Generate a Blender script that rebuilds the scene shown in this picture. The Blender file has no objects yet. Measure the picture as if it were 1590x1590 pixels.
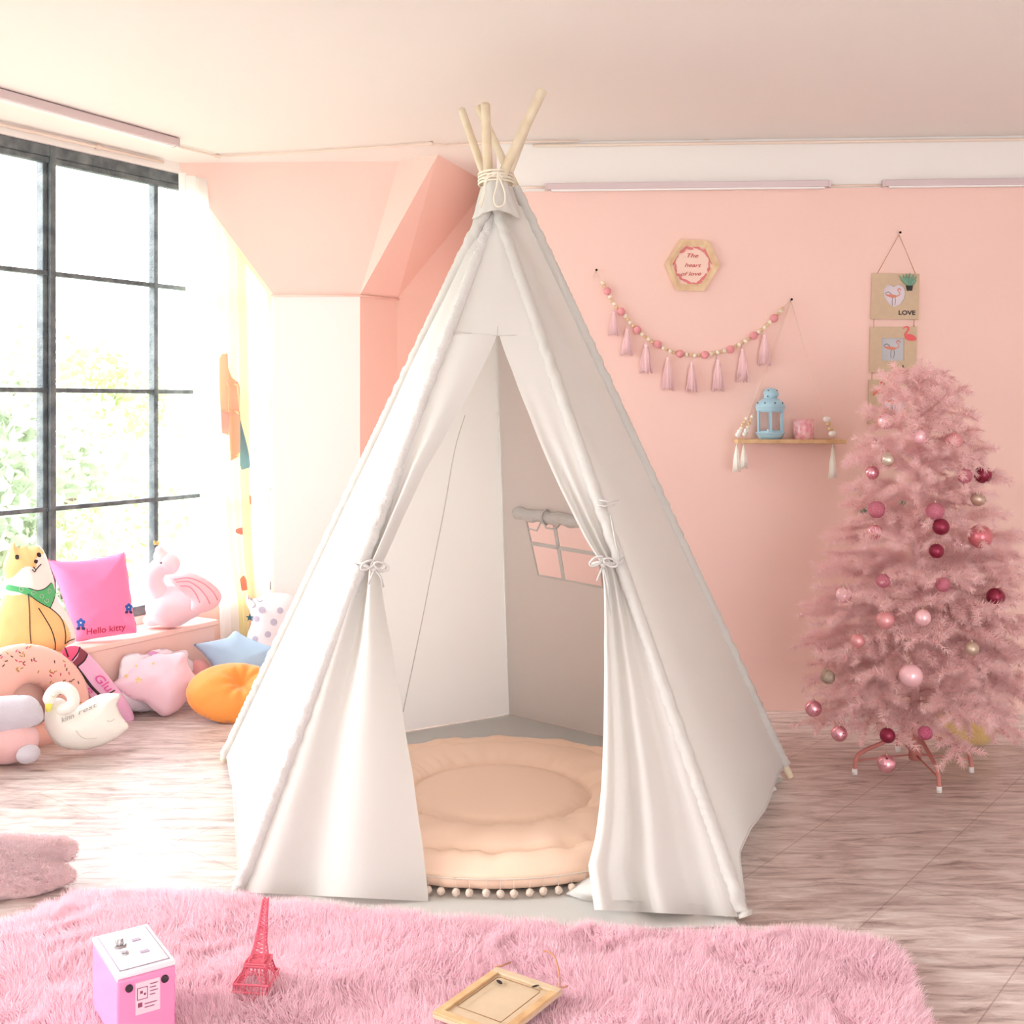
import bpy, bmesh, math, random
import numpy as np
from mathutils import Vector, Matrix

random.seed(7)
rng = np.random.default_rng(7)
C = bpy.context.scene.collection
PI = math.pi
F = 1800.0          # focal length in pixels of the 1590 px frame
CX, HY, CH = 795.0, 628.0, 1.5   # image centre column, horizon row, eye height

# ------------------------------------------------------------------ camera
cd = bpy.data.cameras.new('camera')
cam = bpy.data.objects.new('camera', cd)
C.objects.link(cam)
cam.location = (0, 0, CH)
cam.rotation_euler = (PI / 2, 0, 0)
cd.sensor_width = 36
cd.lens = 36 * F / 1590
cd.shift_y = -(795 - HY) / 1590
cd.clip_end = 200
bpy.context.scene.camera = cam

# ------------------------------------------------------------------ light
w = bpy.data.worlds.new('world')
bpy.context.scene.world = w
w.use_nodes = True
bg = w.node_tree.nodes['Background']
bg.inputs[0].default_value = (0.90, 0.96, 1.0, 1)
bg.inputs[1].default_value = 7.4
sd = bpy.data.lights.new('sun', 'SUN')
sun = bpy.data.objects.new('sun', sd)
C.objects.link(sun)
sd.energy = 3.8
sd.angle = math.radians(22)
sd.color = (1.0, 0.985, 0.96)
sun.rotation_euler = Vector((-0.95, 0.02, 0.40)).to_track_quat('Z', 'Y').to_euler()
vs = bpy.context.scene.view_settings
vs.view_transform = 'Standard'
vs.look = 'None'
vs.gamma = 1
vs.use_curve_mapping = False
vs.exposure = -0.25
try:
    cy = bpy.context.scene.cycles
    cy.max_bounces = 8
    cy.diffuse_bounces = 5
    cy.use_adaptive_sampling = True
    cy.adaptive_threshold = 0.02
    cy.transparent_max_bounces = 16
    cy.use_denoising = True
    cy.sample_clamp_indirect = 6
except Exception:
    pass


# ------------------------------------------------------------------ helpers
def P(px, py, Y):
    return Vector(((px - CX) / F * Y, Y, CH - (py - HY) / F * Y))


def PZ(px, py, z=0.0):
    return P(px, py, (CH - z) * F / (py - HY))


def PP(px, py, pt, n):
    d = Vector(((px - CX) / F, 1.0, -(py - HY) / F))
    o = Vector((0, 0, CH))
    t = (Vector(pt) - o).dot(n) / d.dot(n)
    return o + d * t


def srgb(r, g, b):
    def f(c):
        c /= 255.0
        return c / 12.92 if c <= 0.04045 else ((c + 0.055) / 1.055) ** 2.4
    return (f(r), f(g), f(b), 1)


MATS = {}


def mat(name, col, rough=0.6, metal=0.0, noise=0, noise_scale=20, bump=0, bump_scale=200, trans=0.0, sheen=0.0, col2=None, coat=0, spec=None, emit=None):
    if name in MATS:
        return MATS[name]
    m = bpy.data.materials.new(name)
    m.use_nodes = True
    nt = m.node_tree
    N = nt.nodes
    L = nt.links
    b = N['Principled BSDF']
    out = N['Material Output']
    b.inputs['Base Color'].default_value = col
    b.inputs['Roughness'].default_value = rough
    b.inputs['Metallic'].default_value = metal
    if spec is not None:
        b.inputs['Specular IOR Level'].default_value = spec
    if sheen:
        b.inputs['Sheen Weight'].default_value = sheen
    if coat:
        b.inputs['Coat Weight'].default_value = coat
    if noise or bump or col2:
        tc = N.new('ShaderNodeTexCoord')
    colsock = None
    if noise or col2:
        nz = N.new('ShaderNodeTexNoise')
        nz.inputs['Scale'].default_value = noise_scale
        nz.inputs['Detail'].default_value = 4
        L.new(tc.outputs['Object'], nz.inputs['Vector'])
        mx = N.new('ShaderNodeMix')
        mx.data_type = 'RGBA'
        if col2 is None:
            col2 = tuple(c * (1 - noise) for c in col[:3]) + (1,)
        mx.inputs[6].default_value = col
        mx.inputs[7].default_value = col2
        mr = N.new('ShaderNodeMapRange')
        mr.inputs[1].default_value = 0.35
        mr.inputs[2].default_value = 0.68
        L.new(nz.outputs['Fac'], mr.inputs[0])
        L.new(mr.outputs[0], mx.inputs[0])
        L.new(mx.outputs[2], b.inputs['Base Color'])
        colsock = mx.outputs[2]
    bumpsock = None
    if bump:
        n2 = N.new('ShaderNodeTexNoise')
        n2.inputs['Scale'].default_value = bump_scale
        n2.inputs['Detail'].default_value = 3
        L.new(tc.outputs['Object'], n2.inputs['Vector'])
        bp = N.new('ShaderNodeBump')
        bp.inputs['Strength'].default_value = bump
        bp.inputs['Distance'].default_value = 0.01
        L.new(n2.outputs['Fac'], bp.inputs['Height'])
        L.new(bp.outputs[0], b.inputs['Normal'])
        bumpsock = bp.outputs[0]
    if trans:
        t = N.new('ShaderNodeBsdfTranslucent')
        t.inputs[0].default_value = col
        if colsock:
            L.new(colsock, t.inputs[0])
        if bumpsock:
            L.new(bumpsock, t.inputs['Normal'])
        ms = N.new('ShaderNodeMixShader')
        ms.inputs[0].default_value = trans
        L.new(b.outputs[0], ms.inputs[1])
        L.new(t.outputs[0], ms.inputs[2])
        L.new(ms.outputs[0], out.inputs[0])
    MATS[name] = m
    return m


def link(name, me, m=None, parent=None, smooth=True):
    o = bpy.data.objects.new(name, me)
    C.objects.link(o)
    if m is not None:
        for x in (m if isinstance(m, (list, tuple)) else [m]):
            me.materials.append(x)
    if smooth:
        me.polygons.foreach_set('use_smooth', [True] * len(me.polygons))
    if parent is not None:
        o.parent = parent
        bpy.context.view_layer.update() if False else None
        o.matrix_parent_inverse = Matrix.Translation(parent.location).inverted() if parent.type == 'EMPTY' and parent.rotation_euler[:] == (0, 0, 0) else Matrix()
    return o


def tag(o, label=None, cat=None, group=None, kind=None):
    if label:
        o['label'] = label
    if cat:
        o['category'] = cat
    if group:
        o['group'] = group
    if kind:
        o['kind'] = kind
    return o


def empty(name, loc, label, cat, group=None):
    o = bpy.data.objects.new(name, None)
    C.objects.link(o)
    o.location = loc
    o.empty_display_size = 0.05
    return tag(o, label, cat, group)


class MB:
    def __init__(s):
        s.v = []
        s.f = []
        s.mi = []

    def add(s, vs_, fs, mi=0):
        k = len(s.v)
        s.v += [tuple(x) for x in vs_]
        s.f += [tuple(i + k for i in f) for f in fs]
        s.mi += [mi] * len(fs)
        return s

    def poly(s, pts, mi=0):
        return s.add(pts, [tuple(range(len(pts)))], mi)

    def box(s, o, ux, uy, uz, mi=0):
        """box from corner o spanned by three edge vectors"""
        o, ux, uy, uz = map(Vector, (o, ux, uy, uz))
        v = [o, o + ux, o + ux + uy, o + uy, o + uz, o + ux + uz, o + ux + uy + uz, o + uy + uz]
        return s.add(v, [(0, 3, 2, 1), (4, 5, 6, 7), (0, 1, 5, 4), (1, 2, 6, 5), (2, 3, 7, 6), (3, 0, 4, 7)], mi)

    def cbox(s, c, sx, sy, sz, mi=0):
        c = Vector(c)
        return s.box(c - Vector((sx / 2, sy / 2, sz / 2)), (sx, 0, 0), (0, sy, 0), (0, 0, sz), mi)

    def prism(s, pts, off, mi=0):
        """extrude polygon pts (3D) by vector off"""
        off = Vector(off)
        pts = [Vector(p) for p in pts]
        n = len(pts)
        v = pts + [p + off for p in pts]
        f = [tuple(range(n))[::-1], tuple(range(n, 2 * n))] + [(i, (i + 1) % n, (i + 1) % n + n, i + n) for i in range(n)]
        return s.add(v, f, mi)

    def tube(s, pts, r, n=8, mi=0, closed=False, cap=True):
        pts = [Vector(p) for p in pts]
        m = len(pts)
        rr = r if isinstance(r, (list, tuple)) else [r] * m
        k = len(s.v)
        t0 = (pts[1] - pts[0]).normalized()
        a = t0.orthogonal().normalized()
        for i, p in enumerate(pts):
            if closed:
                t = pts[(i + 1) % m] - pts[i - 1]
            else:
                t = pts[min(i + 1, m - 1)] - pts[max(i - 1, 0)]
            t = t.normalized() if t.length > 1e-9 else t0
            a = (a - t * a.dot(t))
            a = a.normalized() if a.length > 1e-6 else t.orthogonal().normalized()
            b = t.cross(a)
            for j in range(n):
                q = 2 * PI * j / n
                s.v.append(tuple(p + (a * math.cos(q) + b * math.sin(q)) * rr[i]))
        for i in range(m if closed else m - 1):
            for j in range(n):
                i2 = (i + 1) % m
                s.f.append((k + i * n + j, k + i * n + (j + 1) % n, k + i2 * n + (j + 1) % n, k + i2 * n + j))
                s.mi.append(mi)
        if cap and not closed:
            s.f.append(tuple(k + j for j in range(n))[::-1])
            s.f.append(tuple(k + (m - 1) * n + j for j in range(n)))
            s.mi += [mi, mi]
        return s

    def lathe(s, prof, c, n=24, axis=(0, 0, 1), mi=0):
        """prof list of (r, h) ; revolve about axis through c"""
        c = Vector(c)
        ax = Vector(axis).normalized()
        a = ax.orthogonal().normalized()
        b = ax.cross(a)
        k = len(s.v)
        for r, h in prof:
            for j in range(n):
                q = 2 * PI * j / n
                s.v.append(tuple(c + ax * h + (a * math.cos(q) + b * math.sin(q)) * max(r, 1e-5)))
        for i in range(len(prof) - 1):
            for j in range(n):
                s.f.append((k + i * n + j, k + i * n + (j + 1) % n, k + (i + 1) * n + (j + 1) % n, k + (i + 1) * n + j))
                s.mi.append(mi)
        return s

    def ball(s, c, r, n=12, mi=0, sc=(1, 1, 1)):
        c = Vector(c)
        m = max(n // 2, 4)
        k = len(s.v)
        for i in range(m + 1):
            th = PI * i / m
            for j in range(n):
                q = 2 * PI * j / n
                s.v.append((c.x + r * sc[0] * math.sin(th) * math.cos(q), c.y + r * sc[1] * math.sin(th) * math.sin(q), c.z + r * sc[2] * math.cos(th)))
        for i in range(m):
            for j in range(n):
                s.f.append((k + i * n + j, k + (i + 1) * n + j, k + (i + 1) * n + (j + 1) % n, k + i * n + (j + 1) % n))
                s.mi.append(mi)
        return s

    def grid(s, fn, nu, nv, mi=0, skip=None):
        k = len(s.v)
        for j in range(nv + 1):
            for i in range(nu + 1):
                s.v.append(tuple(fn(i / nu, j / nv)))
        for j in range(nv):
            for i in range(nu):
                if skip and skip((i + .5) / nu, (j + .5) / nv):
                    continue
                a = k + j * (nu + 1) + i
                s.f.append((a, a + 1, a + nu + 2, a + nu + 1))
                s.mi.append(mi)
        return s

    def mesh(s, name):
        me = bpy.data.meshes.new(name)
        me.from_pydata(s.v, [], s.f)
        if any(s.mi):
            me.polygons.foreach_set('material_index', s.mi)
        me.update()
        return me

    def build(s, name, m, parent=None, smooth=True, bevel=0):
        me = s.mesh(name)
        o = link(name, me, m, parent, smooth)
        if bevel:
            bv = o.modifiers.new('b', 'BEVEL')
            bv.width = bevel
            bv.segments = 2
            bv.limit_method = 'ANGLE'
            bv.harden_normals = False
        return o


def sharp(o, ang=35):
    """keep hard edges where faces meet at more than ang degrees"""
    me = o.data
    bm = bmesh.new()
    bm.from_mesh(me)
    for e in bm.edges:
        if len(e.link_faces) == 2 and e.calc_face_angle(0) > math.radians(ang):
            e.smooth = False
    bm.to_mesh(me)
    bm.free()
    return o


def recenter(o, p):
    """move the origin of a top-level single mesh to point p without moving the shape"""
    p = Vector(p)
    o.data.transform(Matrix.Translation(-p))
    o.location = p
    return o


def lerp(a, b, t):
    return a + (b - a) * t


def interp(x, pts):
    xs = [p[0] for p in pts]
    ys = [p[1] for p in pts]
    return float(np.interp(x, xs, ys))


def smooth_poly(pts, n=6, closed=True):
    pts = [np.array(p, float) for p in pts]
    m = len(pts)
    out = []
    rg = range(m) if closed else range(m - 1)
    for i in rg:
        if closed:
            p0, p1, p2, p3 = pts[i - 1], pts[i], pts[(i + 1) % m], pts[(i + 2) % m]
        else:
            p0, p1, p2, p3 = pts[max(i - 1, 0)], pts[i], pts[i + 1], pts[min(i + 2, m - 1)]
        for k in range(n):
            t = k / n
            out.append(0.5 * ((2 * p1) + (-p0 + p2) * t + (2 * p0 - 5 * p1 + 4 * p2 - p3) * t * t + (-p0 + 3 * p1 - 3 * p2 + p3) * t ** 3))
    if not closed:
        out.append(pts[-1])
    return np.array(out)


def inside(poly, q):
    x, y = q[:, 0], q[:, 1]
    res = np.zeros(len(q), bool)
    x0, y0 = poly[:, 0], poly[:, 1]
    x1, y1 = np.roll(x0, -1), np.roll(y0, -1)
    for a, b, c, d in zip(x0, y0, x1, y1):
        if b == d:
            continue
        cond = ((b > y) != (d > y)) & (x < (c - a) * (y - b) / (d - b) + a)
        res ^= cond
    return res


def nearest(poly, q):
    a = poly
    b = np.roll(poly, -1, 0)
    ab = b - a
    L2 = (ab ** 2).sum(1) + 1e-18
    ap = q[:, None, :] - a[None]
    t = np.clip((ap * ab[None]).sum(2) / L2[None], 0, 1)
    c = a[None] + ab[None] * t[..., None]
    d = np.sqrt(((q[:, None, :] - c) ** 2).sum(2))
    i = d.argmin(1)
    k = np.arange(len(q))
    return d[k, i], c[k, i]


def wob(u, v, s, seed=0):
    return (np.sin(u * s + seed) * np.cos(v * s * 1.3 + seed * 2.1) + np.sin(u * s * 2.3 + v * s * 1.7 + seed) * .5 + np.sin(-u * s * 1.9 + v * s * 3.1 + seed * 3) * .35)


def frame_from(n):
    n = Vector(n).normalized()
    U = Vector((0, 0, 1)).cross(n)
    U = U.normalized()
    V = n.cross(U)
    return U, V, n


def facing(tilt=0, yaw=0, px=795):
    """normal towards the camera, leaning back by tilt degrees, turned by yaw degrees"""
    a = math.atan2((px - CX) / F, 1.0)
    d = Vector((-math.sin(a), -math.cos(a), 0))
    d = Matrix.Rotation(math.radians(yaw), 3, 'Z') @ d
    t = math.radians(tilt)
    return (d * math.cos(t) + Vector((0, 0, 1)) * math.sin(t)).normalized()


class Puff:
    """a stuffed shape: closed outline traced in a real plane, swelling to both sides"""
    def __init__(s, px, pt, n, T, D=None, smooth=True, back=0.8, ns=6, power=0.5, wr=0.0, seed=1, holes=()):
        s.U, s.V, s.N = frame_from(n)
        s.O = Vector(pt)
        s.pl = lambda a, b: s.to2(PP(a, b, s.O, s.N))
        pts = [s.pl(*p) for p in px]
        s.out = smooth_poly(pts, ns) if smooth else np.array(pts)
        s.holes = [smooth_poly([s.pl(*p) for p in h], ns) for h in holes]
        ext = s.out.max(0) - s.out.min(0)
        s.ext = ext
        s.T, s.back, s.power = T, back, power
        s.D = D or min(ext) * 0.5
        s.wr, s.seed = wr, seed

    def to2(s, p):
        d = p - s.O
        return (d.dot(s.U), d.dot(s.V))

    def dist(s, q):
        d, c = nearest(s.out, q)
        for h in s.holes:
            d2, c2 = nearest(h, q)
            m = d2 < d
            d[m] = d2[m]
            c[m] = c2[m]
        return d, c

    def ok(s, q):
        r = inside(s.out, q)
        for h in s.holes:
            r &= ~inside(h, q)
        return r

    def h(s, q, d=None):
        q = np.atleast_2d(np.array(q, float))
        if d is None:
            d, _ = s.dist(q)
            d = d * s.ok(q)
        x = np.clip(d / s.D, 0, 1)
        h = s.T * (1 - (1 - x) ** 2) ** s.power
        if s.wr:
            h = h + s.wr * wob(q[:, 0], q[:, 1], 28, s.seed) * np.clip(x * 3, 0, 1)
        return h

    def at(s, u, v, h):
        return s.O + s.U * u + s.V * v + s.N * h

    def pt(s, px, py, off=0.0):
        u, v = s.pl(px, py)
        for _ in range(3):
            h = float(s.h([(u, v)])[0]) + off
            p = PP(px, py, s.O + s.N * h, s.N)
            u, v = s.to2(p)
        return s.at(u, v, h)

    def build(s, name, m, parent=None, res=46, matfn=None, label=None):
        step = max(s.ext) / res
        lo = s.out.min(0) - step * 1.2
        nx, ny = (np.ceil((s.ext + 2.4 * step) / step)).astype(int) + 1
        gx, gy = np.meshgrid(np.arange(nx), np.arange(ny))
        q = np.stack([lo[0] + gx * step, lo[1] + gy * step], -1).reshape(-1, 2)
        ins = s.ok(q)
        d, c = s.dist(q)
        d[~ins] = 0
        near_ = ins & (d < step * 0.45)
        q2 = q.copy()
        q2[~ins] = c[~ins]
        q2[near_] = c[near_]
        d[near_] = 0
        h = s.h(q2, d)
        h[d <= 0] = 0
        G = ins.reshape(ny, nx)
        cells = []
        for j in range(ny - 1):
            for i in range(nx - 1):
                if G[j, i] or G[j, i + 1] or G[j + 1, i] or G[j + 1, i + 1]:
                    cells.append((j * nx + i, j * nx + i + 1, (j + 1) * nx + i + 1, (j + 1) * nx + i))
        used = sorted({i for cc in cells for i in cc})
        idx = {k: n for n, k in enumerate(used)}
        vf = [tuple(s.at(q2[k][0], q2[k][1], h[k])) for k in used]
        nb = len(used)
        bidx = {}
        vb = []
        for k in used:
            if d[k] <= 0:
                bidx[k] = idx[k]
            else:
                bidx[k] = nb + len(vb)
                vb.append(tuple(s.at(q2[k][0], q2[k][1], -h[k] * s.back)))
        fs, mi = [], []
        for cc in cells:
            fs.append(tuple(idx[k] for k in cc))
            cu = q2[list(cc)].mean(0)
            mi.append(matfn(*cu) if matfn else 0)
            if not all(d[k] <= 0 for k in cc):
                fs.append(tuple(bidx[k] for k in cc)[::-1])
                mi.append(mi[-1])
        me = bpy.data.meshes.new(name)
        me.from_pydata(vf + vb, [], fs)
        me.polygons.foreach_set('material_index', mi)
        bm = bmesh.new()
        bm.from_mesh(me)
        bmesh.ops.remove_doubles(bm, verts=bm.verts, dist=step * 0.02)
        bmesh.ops.smooth_vert(bm, verts=bm.verts, factor=0.4, use_axis_x=True, use_axis_y=True, use_axis_z=True)
        bmesh.ops.recalc_face_normals(bm, faces=bm.faces)
        bm.to_mesh(me)
        bm.free()
        o = link(name, me, m, parent)
        if label:
            o['label'] = label
        return o

    def line(s, px, r=0.0015, mb=None, off=0.0, n=5, sm=True, closed=False):
        mb = mb or MB()
        pp = smooth_poly(px, n, closed) if sm else np.array(px, float)
        mb.tube([s.pt(a, b, off) for a, b in pp], r, 5, closed=closed)
        return mb

    def patch(s, px, mb=None, off=0.0015, ns=5, res=14, smooth=True):
        """a filled shape lying on the swollen surface"""
        mb = mb or MB()
        pts = smooth_poly(px, ns) if smooth else np.array(px, float)
        lo, hi = pts.min(0), pts.max(0)
        step = max(hi - lo) / res
        xs = np.arange(lo[0] - step, hi[0] + step * 1.5, step)
        ys = np.arange(lo[1] - step, hi[1] + step * 1.5, step)
        gx, gy = np.meshgrid(xs, ys)
        q = np.stack([gx, gy], -1).reshape(-1, 2)
        ins = inside(pts, q)
        d, c = nearest(pts, q)
        q[~ins] = c[~ins]
        G = ins.reshape(len(ys), len(xs))
        nx = len(xs)
        k = len(mb.v)
        idx = {}
        for j in range(len(ys) - 1):
            for i in range(nx - 1):
                if G[j, i] or G[j, i + 1] or G[j + 1, i] or G[j + 1, i + 1]:
                    f = []
                    for a in (j * nx + i, (j + 1) * nx + i, (j + 1) * nx + i + 1, j * nx + i + 1):
                        if a not in idx:
                            idx[a] = len(mb.v)
                            mb.v.append(tuple(s.pt(q[a][0], q[a][1], off)))
                        f.append(idx[a])
                    mb.f.append(tuple(f))
                    mb.mi.append(0)
        return mb


def text_mesh(body, shear=0.0, bold=0.012):
    cu = bpy.data.curves.new('t', 'FONT')
    cu.body = body
    cu.size = 1.0
    cu.shear = shear
    cu.offset = bold
    cu.extrude = 0.0
    o = bpy.data.objects.new('t', cu)
    C.objects.link(o)
    dg = bpy.context.evaluated_depsgraph_get()
    me = bpy.data.meshes.new_from_object(o.evaluated_get(dg))
    bpy.data.objects.remove(o)
    vs_ = np.array([v.co[:2] for v in me.vertices])
    fs = [tuple(p.vertices) for p in me.polygons]
    bpy.data.meshes.remove(me)
    return vs_, fs


def text_on(body, fn, name, m, parent, p0, p1, hpx, shear=0.0, bold=0.012):
    """text laid from pixel p0 (baseline start) to p1 (baseline end) with cap height hpx, fn maps pixel -> 3D"""
    v, fs = text_mesh(body, shear, bold)
    w_ = v[:, 0].max() - v[:, 0].min()
    x0 = v[:, 0].min()
    d = np.array(p1, float) - np.array(p0, float)
    up = np.array([d[1], -d[0]]) / np.linalg.norm(d) * hpx / 0.70
    mb = MB()
    mb.add([fn(*(np.array(p0) + d * (a - x0) / w_ + up * b)) for a, b in v], fs)
    return mb.build(name, m, parent, smooth=False)


def raw_mesh(name, verts, faces4=None, faces3=None):
    me = bpy.data.meshes.new(name)
    me.vertices.add(len(verts))
    me.vertices.foreach_set('co', np.asarray(verts, np.float32).ravel())
    fl, st, tot = [], [], []
    k = 0
    parts = []
    if faces4 is not None and len(faces4):
        parts.append((np.asarray(faces4, np.int32), 4))
    if faces3 is not None and len(faces3):
        parts.append((np.asarray(faces3, np.int32), 3))
    nl = sum(len(f) * c for f, c in parts)
    nf = sum(len(f) for f, c in parts)
    me.loops.add(nl)
    me.loops.foreach_set('vertex_index', np.concatenate([f.ravel() for f, c in parts]))
    starts = []
    for f, c in parts:
        starts.append(k + np.arange(len(f)) * c)
        k += len(f) * c
    me.polygons.add(nf)
    me.polygons.foreach_set('loop_start', np.concatenate(starts).astype(np.int32))
    me.update(calc_edges=True)
    me.validate()
    return me


def blades(roots, dirs, length, width, bend=0.3, seg=2):
    """thin tapering blades; arrays (N,3),(N,3),(N,),(N,) -> verts, quads, tris"""
    n = len(roots)
    dirs = dirs / np.linalg.norm(dirs, axis=1, keepdims=True)
    rnd = rng.normal(size=(n, 3))
    side = np.cross(dirs, rnd)
    side /= np.linalg.norm(side, axis=1, keepdims=True) + 1e-9
    bd = np.cross(side, dirs)
    V = []
    for k in range(seg):
        t = k / seg
        c = roots + dirs * (length * t)[:, None] + bd * (length * bend * t * t)[:, None]
        wd = (width * (1 - t * 0.6))[:, None] * 0.5
        V += [c - side * wd, c + side * wd]
    V.append(roots + dirs * length[:, None] + bd * (length * bend)[:, None])
    V = np.stack(V, 1)
    m = 2 * seg + 1
    base = np.arange(n)[:, None] * m
    Q = []
    for k in range(seg - 1):
        Q.append(base + np.array([[2 * k, 2 * k + 1, 2 * k + 3, 2 * k + 2]]))
    T = base + np.array([[2 * seg - 2, 2 * seg - 1, 2 * seg]])
    return V.reshape(-1, 3), (np.concatenate(Q) if Q else None), T


# ------------------------------------------------------------------ materials
M_wall = mat('pink_wall_paint', srgb(250, 212, 201), 0.75, bump=0.05, bump_scale=60, noise=0.03, noise_scale=1.5)
M_cream = mat('cream_ceiling_paint', srgb(243, 237, 233), 0.8, bump=0.05, bump_scale=40)
M_colpaint = mat('pale_column_paint', srgb(248, 238, 234), 0.7, bump=0.05, bump_scale=60)
M_steel = mat('dark_window_steel', srgb(84, 92, 98), 0.5, 0.2, bump=0.4, bump_scale=120, col2=srgb(128, 134, 136), noise_scale=14)
M_canvas = mat('white_canvas', srgb(230, 227, 223), 0.85, bump=0.10, bump_scale=900, trans=0.28)
M_canvas2 = mat('white_canvas_seam', srgb(218, 214, 211), 0.85, bump=0.5, bump_scale=160)
M_pole = mat('pale_pine_pole', srgb(232, 218, 194), 0.55, col2=srgb(214, 194, 162), noise_scale=9, bump=0.1)
M_rope = mat('natural_cotton_rope', srgb(246, 238, 222), 0.9, bump=0.3, bump_scale=600)
M_wood = mat('light_wood', srgb(222, 184, 138), 0.55, col2=srgb(196, 150, 104), noise_scale=18)
M_mdf = mat('beige_board', srgb(212, 186, 156), 0.65, noise=0.06, noise_scale=40)
M_black = mat('black_ink', srgb(34, 28, 28), 0.5)
M_brownline = mat('brown_outline', srgb(70, 40, 36), 0.6)
M_white = mat('soft_white', srgb(246, 242, 238), 0.6)
M_nail = mat('dark_nail', srgb(50, 40, 40), 0.35, 0.8)


# ================================================================== ROOM
H = 2.8
wn = Vector((0.857, -0.515, 0)).normalized()      # inward normal of the window wall
wd = Vector((0.515, 0.857, 0)).normalized()       # along the window wall, away from the camera


def WL(t, z, off=0.0):
    """point on the window wall: t along, z up, off inward"""
    base = wn * (-4.75) + wd * (0)
    return base + wd * t + wn * off + Vector((0, 0, z))


def wl_px(px, py, off=0.0):
    p = PP(px, py, WL(0, 0, off), wn)
    return p.dot(wd), p.z


bw_dir = Vector((2.219, -0.132, 0)).normalized()
bw_n = Vector((bw_dir.y, -bw_dir.x, 0)).normalized()
bw_o = Vector((-0.016, 5.757, 0))


def BW(px, py, off=0.0):
    """pixel onto the back wall plane lifted off the wall by off"""
    return PP(px, py, bw_o + bw_n * off, bw_n)


def BX(s, z, off=0):
    return bw_o + bw_dir * s + bw_n * off + Vector((0, 0, z))


# floor
def floor_mat():
    m = bpy.data.materials.new('whitewashed_wood_floor')
    m.use_nodes = True
    N = m.node_tree.nodes
    L = m.node_tree.links
    b = N['Principled BSDF']
    tc = N.new('ShaderNodeTexCoord')
    mp = N.new('ShaderNodeMapping')
    mp.inputs['Rotation'].default_value = (0, 0, math.radians(-52))
    L.new(tc.outputs['Object'], mp.inputs[0])
    br = N.new('ShaderNodeTexBrick')
    br.inputs['Scale'].default_value = 1.0
    br.inputs['Brick Width'].default_value = 2.4
    br.inputs['Row Height'].default_value = 0.42
    br.inputs['Mortar Size'].default_value = 0.0022
    br.inputs['Mortar Smooth'].default_value = 0.2
    br.inputs['Color1'].default_value = (0.45, 0.45, 0.45, 1)
    br.inputs['Color2'].default_value = (0.6, 0.6, 0.6, 1)
    br.inputs['Mortar'].default_value = (0.0, 0.0, 0.0, 1)
    L.new(mp.outputs[0], br.inputs[0])
    # grain: noise stretched across view
    mg = N.new('ShaderNodeMapping')
    mg.inputs['Rotation'].default_value = (0, 0, math.radians(-8))
    mg.inputs['Scale'].default_value = (3.2, 17, 1)
    L.new(tc.outputs['Object'], mg.inputs[0])
    g1 = N.new('ShaderNodeTexNoise')
    g1.inputs['Scale'].default_value = 1.5
    g1.inputs['Detail'].default_value = 9
    g1.inputs['Roughness'].default_value = 0.68
    g1.inputs['Distortion'].default_value = 0.7
    L.new(mg.outputs[0], g1.inputs[0])
    cr = N.new('ShaderNodeValToRGB')
    e = cr.color_ramp.elements
    e[0].position, e[0].color = 0.33, srgb(140, 120, 114)
    e[1].position, e[1].color = 0.66, srgb(228, 216, 212)
    k = cr.color_ramp.elements.new(0.44)
    k.color = srgb(188, 168, 162)
    k = cr.color_ramp.elements.new(0.52)
    k.color = srgb(206, 188, 181)
    L.new(g1.outputs['Fac'], cr.inputs[0])
    mx = N.new('ShaderNodeMix')
    mx.data_type = 'RGBA'
    mx.blend_type = 'MULTIPLY'
    mx.inputs[7].default_value = srgb(165, 140, 132)
    sb = N.new('ShaderNodeMath')
    sb.operation = 'MULTIPLY'
    sb.inputs[1].default_value = 0.5
    L.new(br.outputs['Fac'], sb.inputs[0])
    L.new(sb.outputs[0], mx.inputs[0])
    L.new(cr.outputs[0], mx.inputs[6])
    L.new(mx.outputs[2], b.inputs['Base Color'])
    b.inputs['Roughness'].default_value = 0.30
    b.inputs['Specular IOR Level'].default_value = 0.6
    bp = N.new('ShaderNodeBump')
    bp.inputs['Strength'].default_value = 0.15
    bp.inputs['Distance'].default_value = 0.01
    L.new(g1.outputs['Fac'], bp.inputs['Height'])
    L.new(bp.outputs[0], b.inputs['Normal'])
    return m


T_CAM = -6.5      # window wall runs this far towards (and past) the camera
T_END = 6.3       # and ends behind the column
XR = 3.35
pBL = WL(T_END, 0)
mb = MB()
fl = [WL(T_CAM, 0, -.16), WL(T_END + .3, 0, -.16), Vector((XR + .1, 8.0, 0)), Vector((XR + .1, WL(T_CAM, 0).y, 0))]
mb.prism(fl[::-1], (0, 0, -0.1))
tag(mb.build('floor', floor_mat(), smooth=False), kind='structure')
mb = MB()
mb.prism([p + Vector((0, 0, H)) for p in fl], (0, 0, 0.12))
tag(mb.build('ceiling', M_cream, smooth=False), kind='structure')

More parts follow.
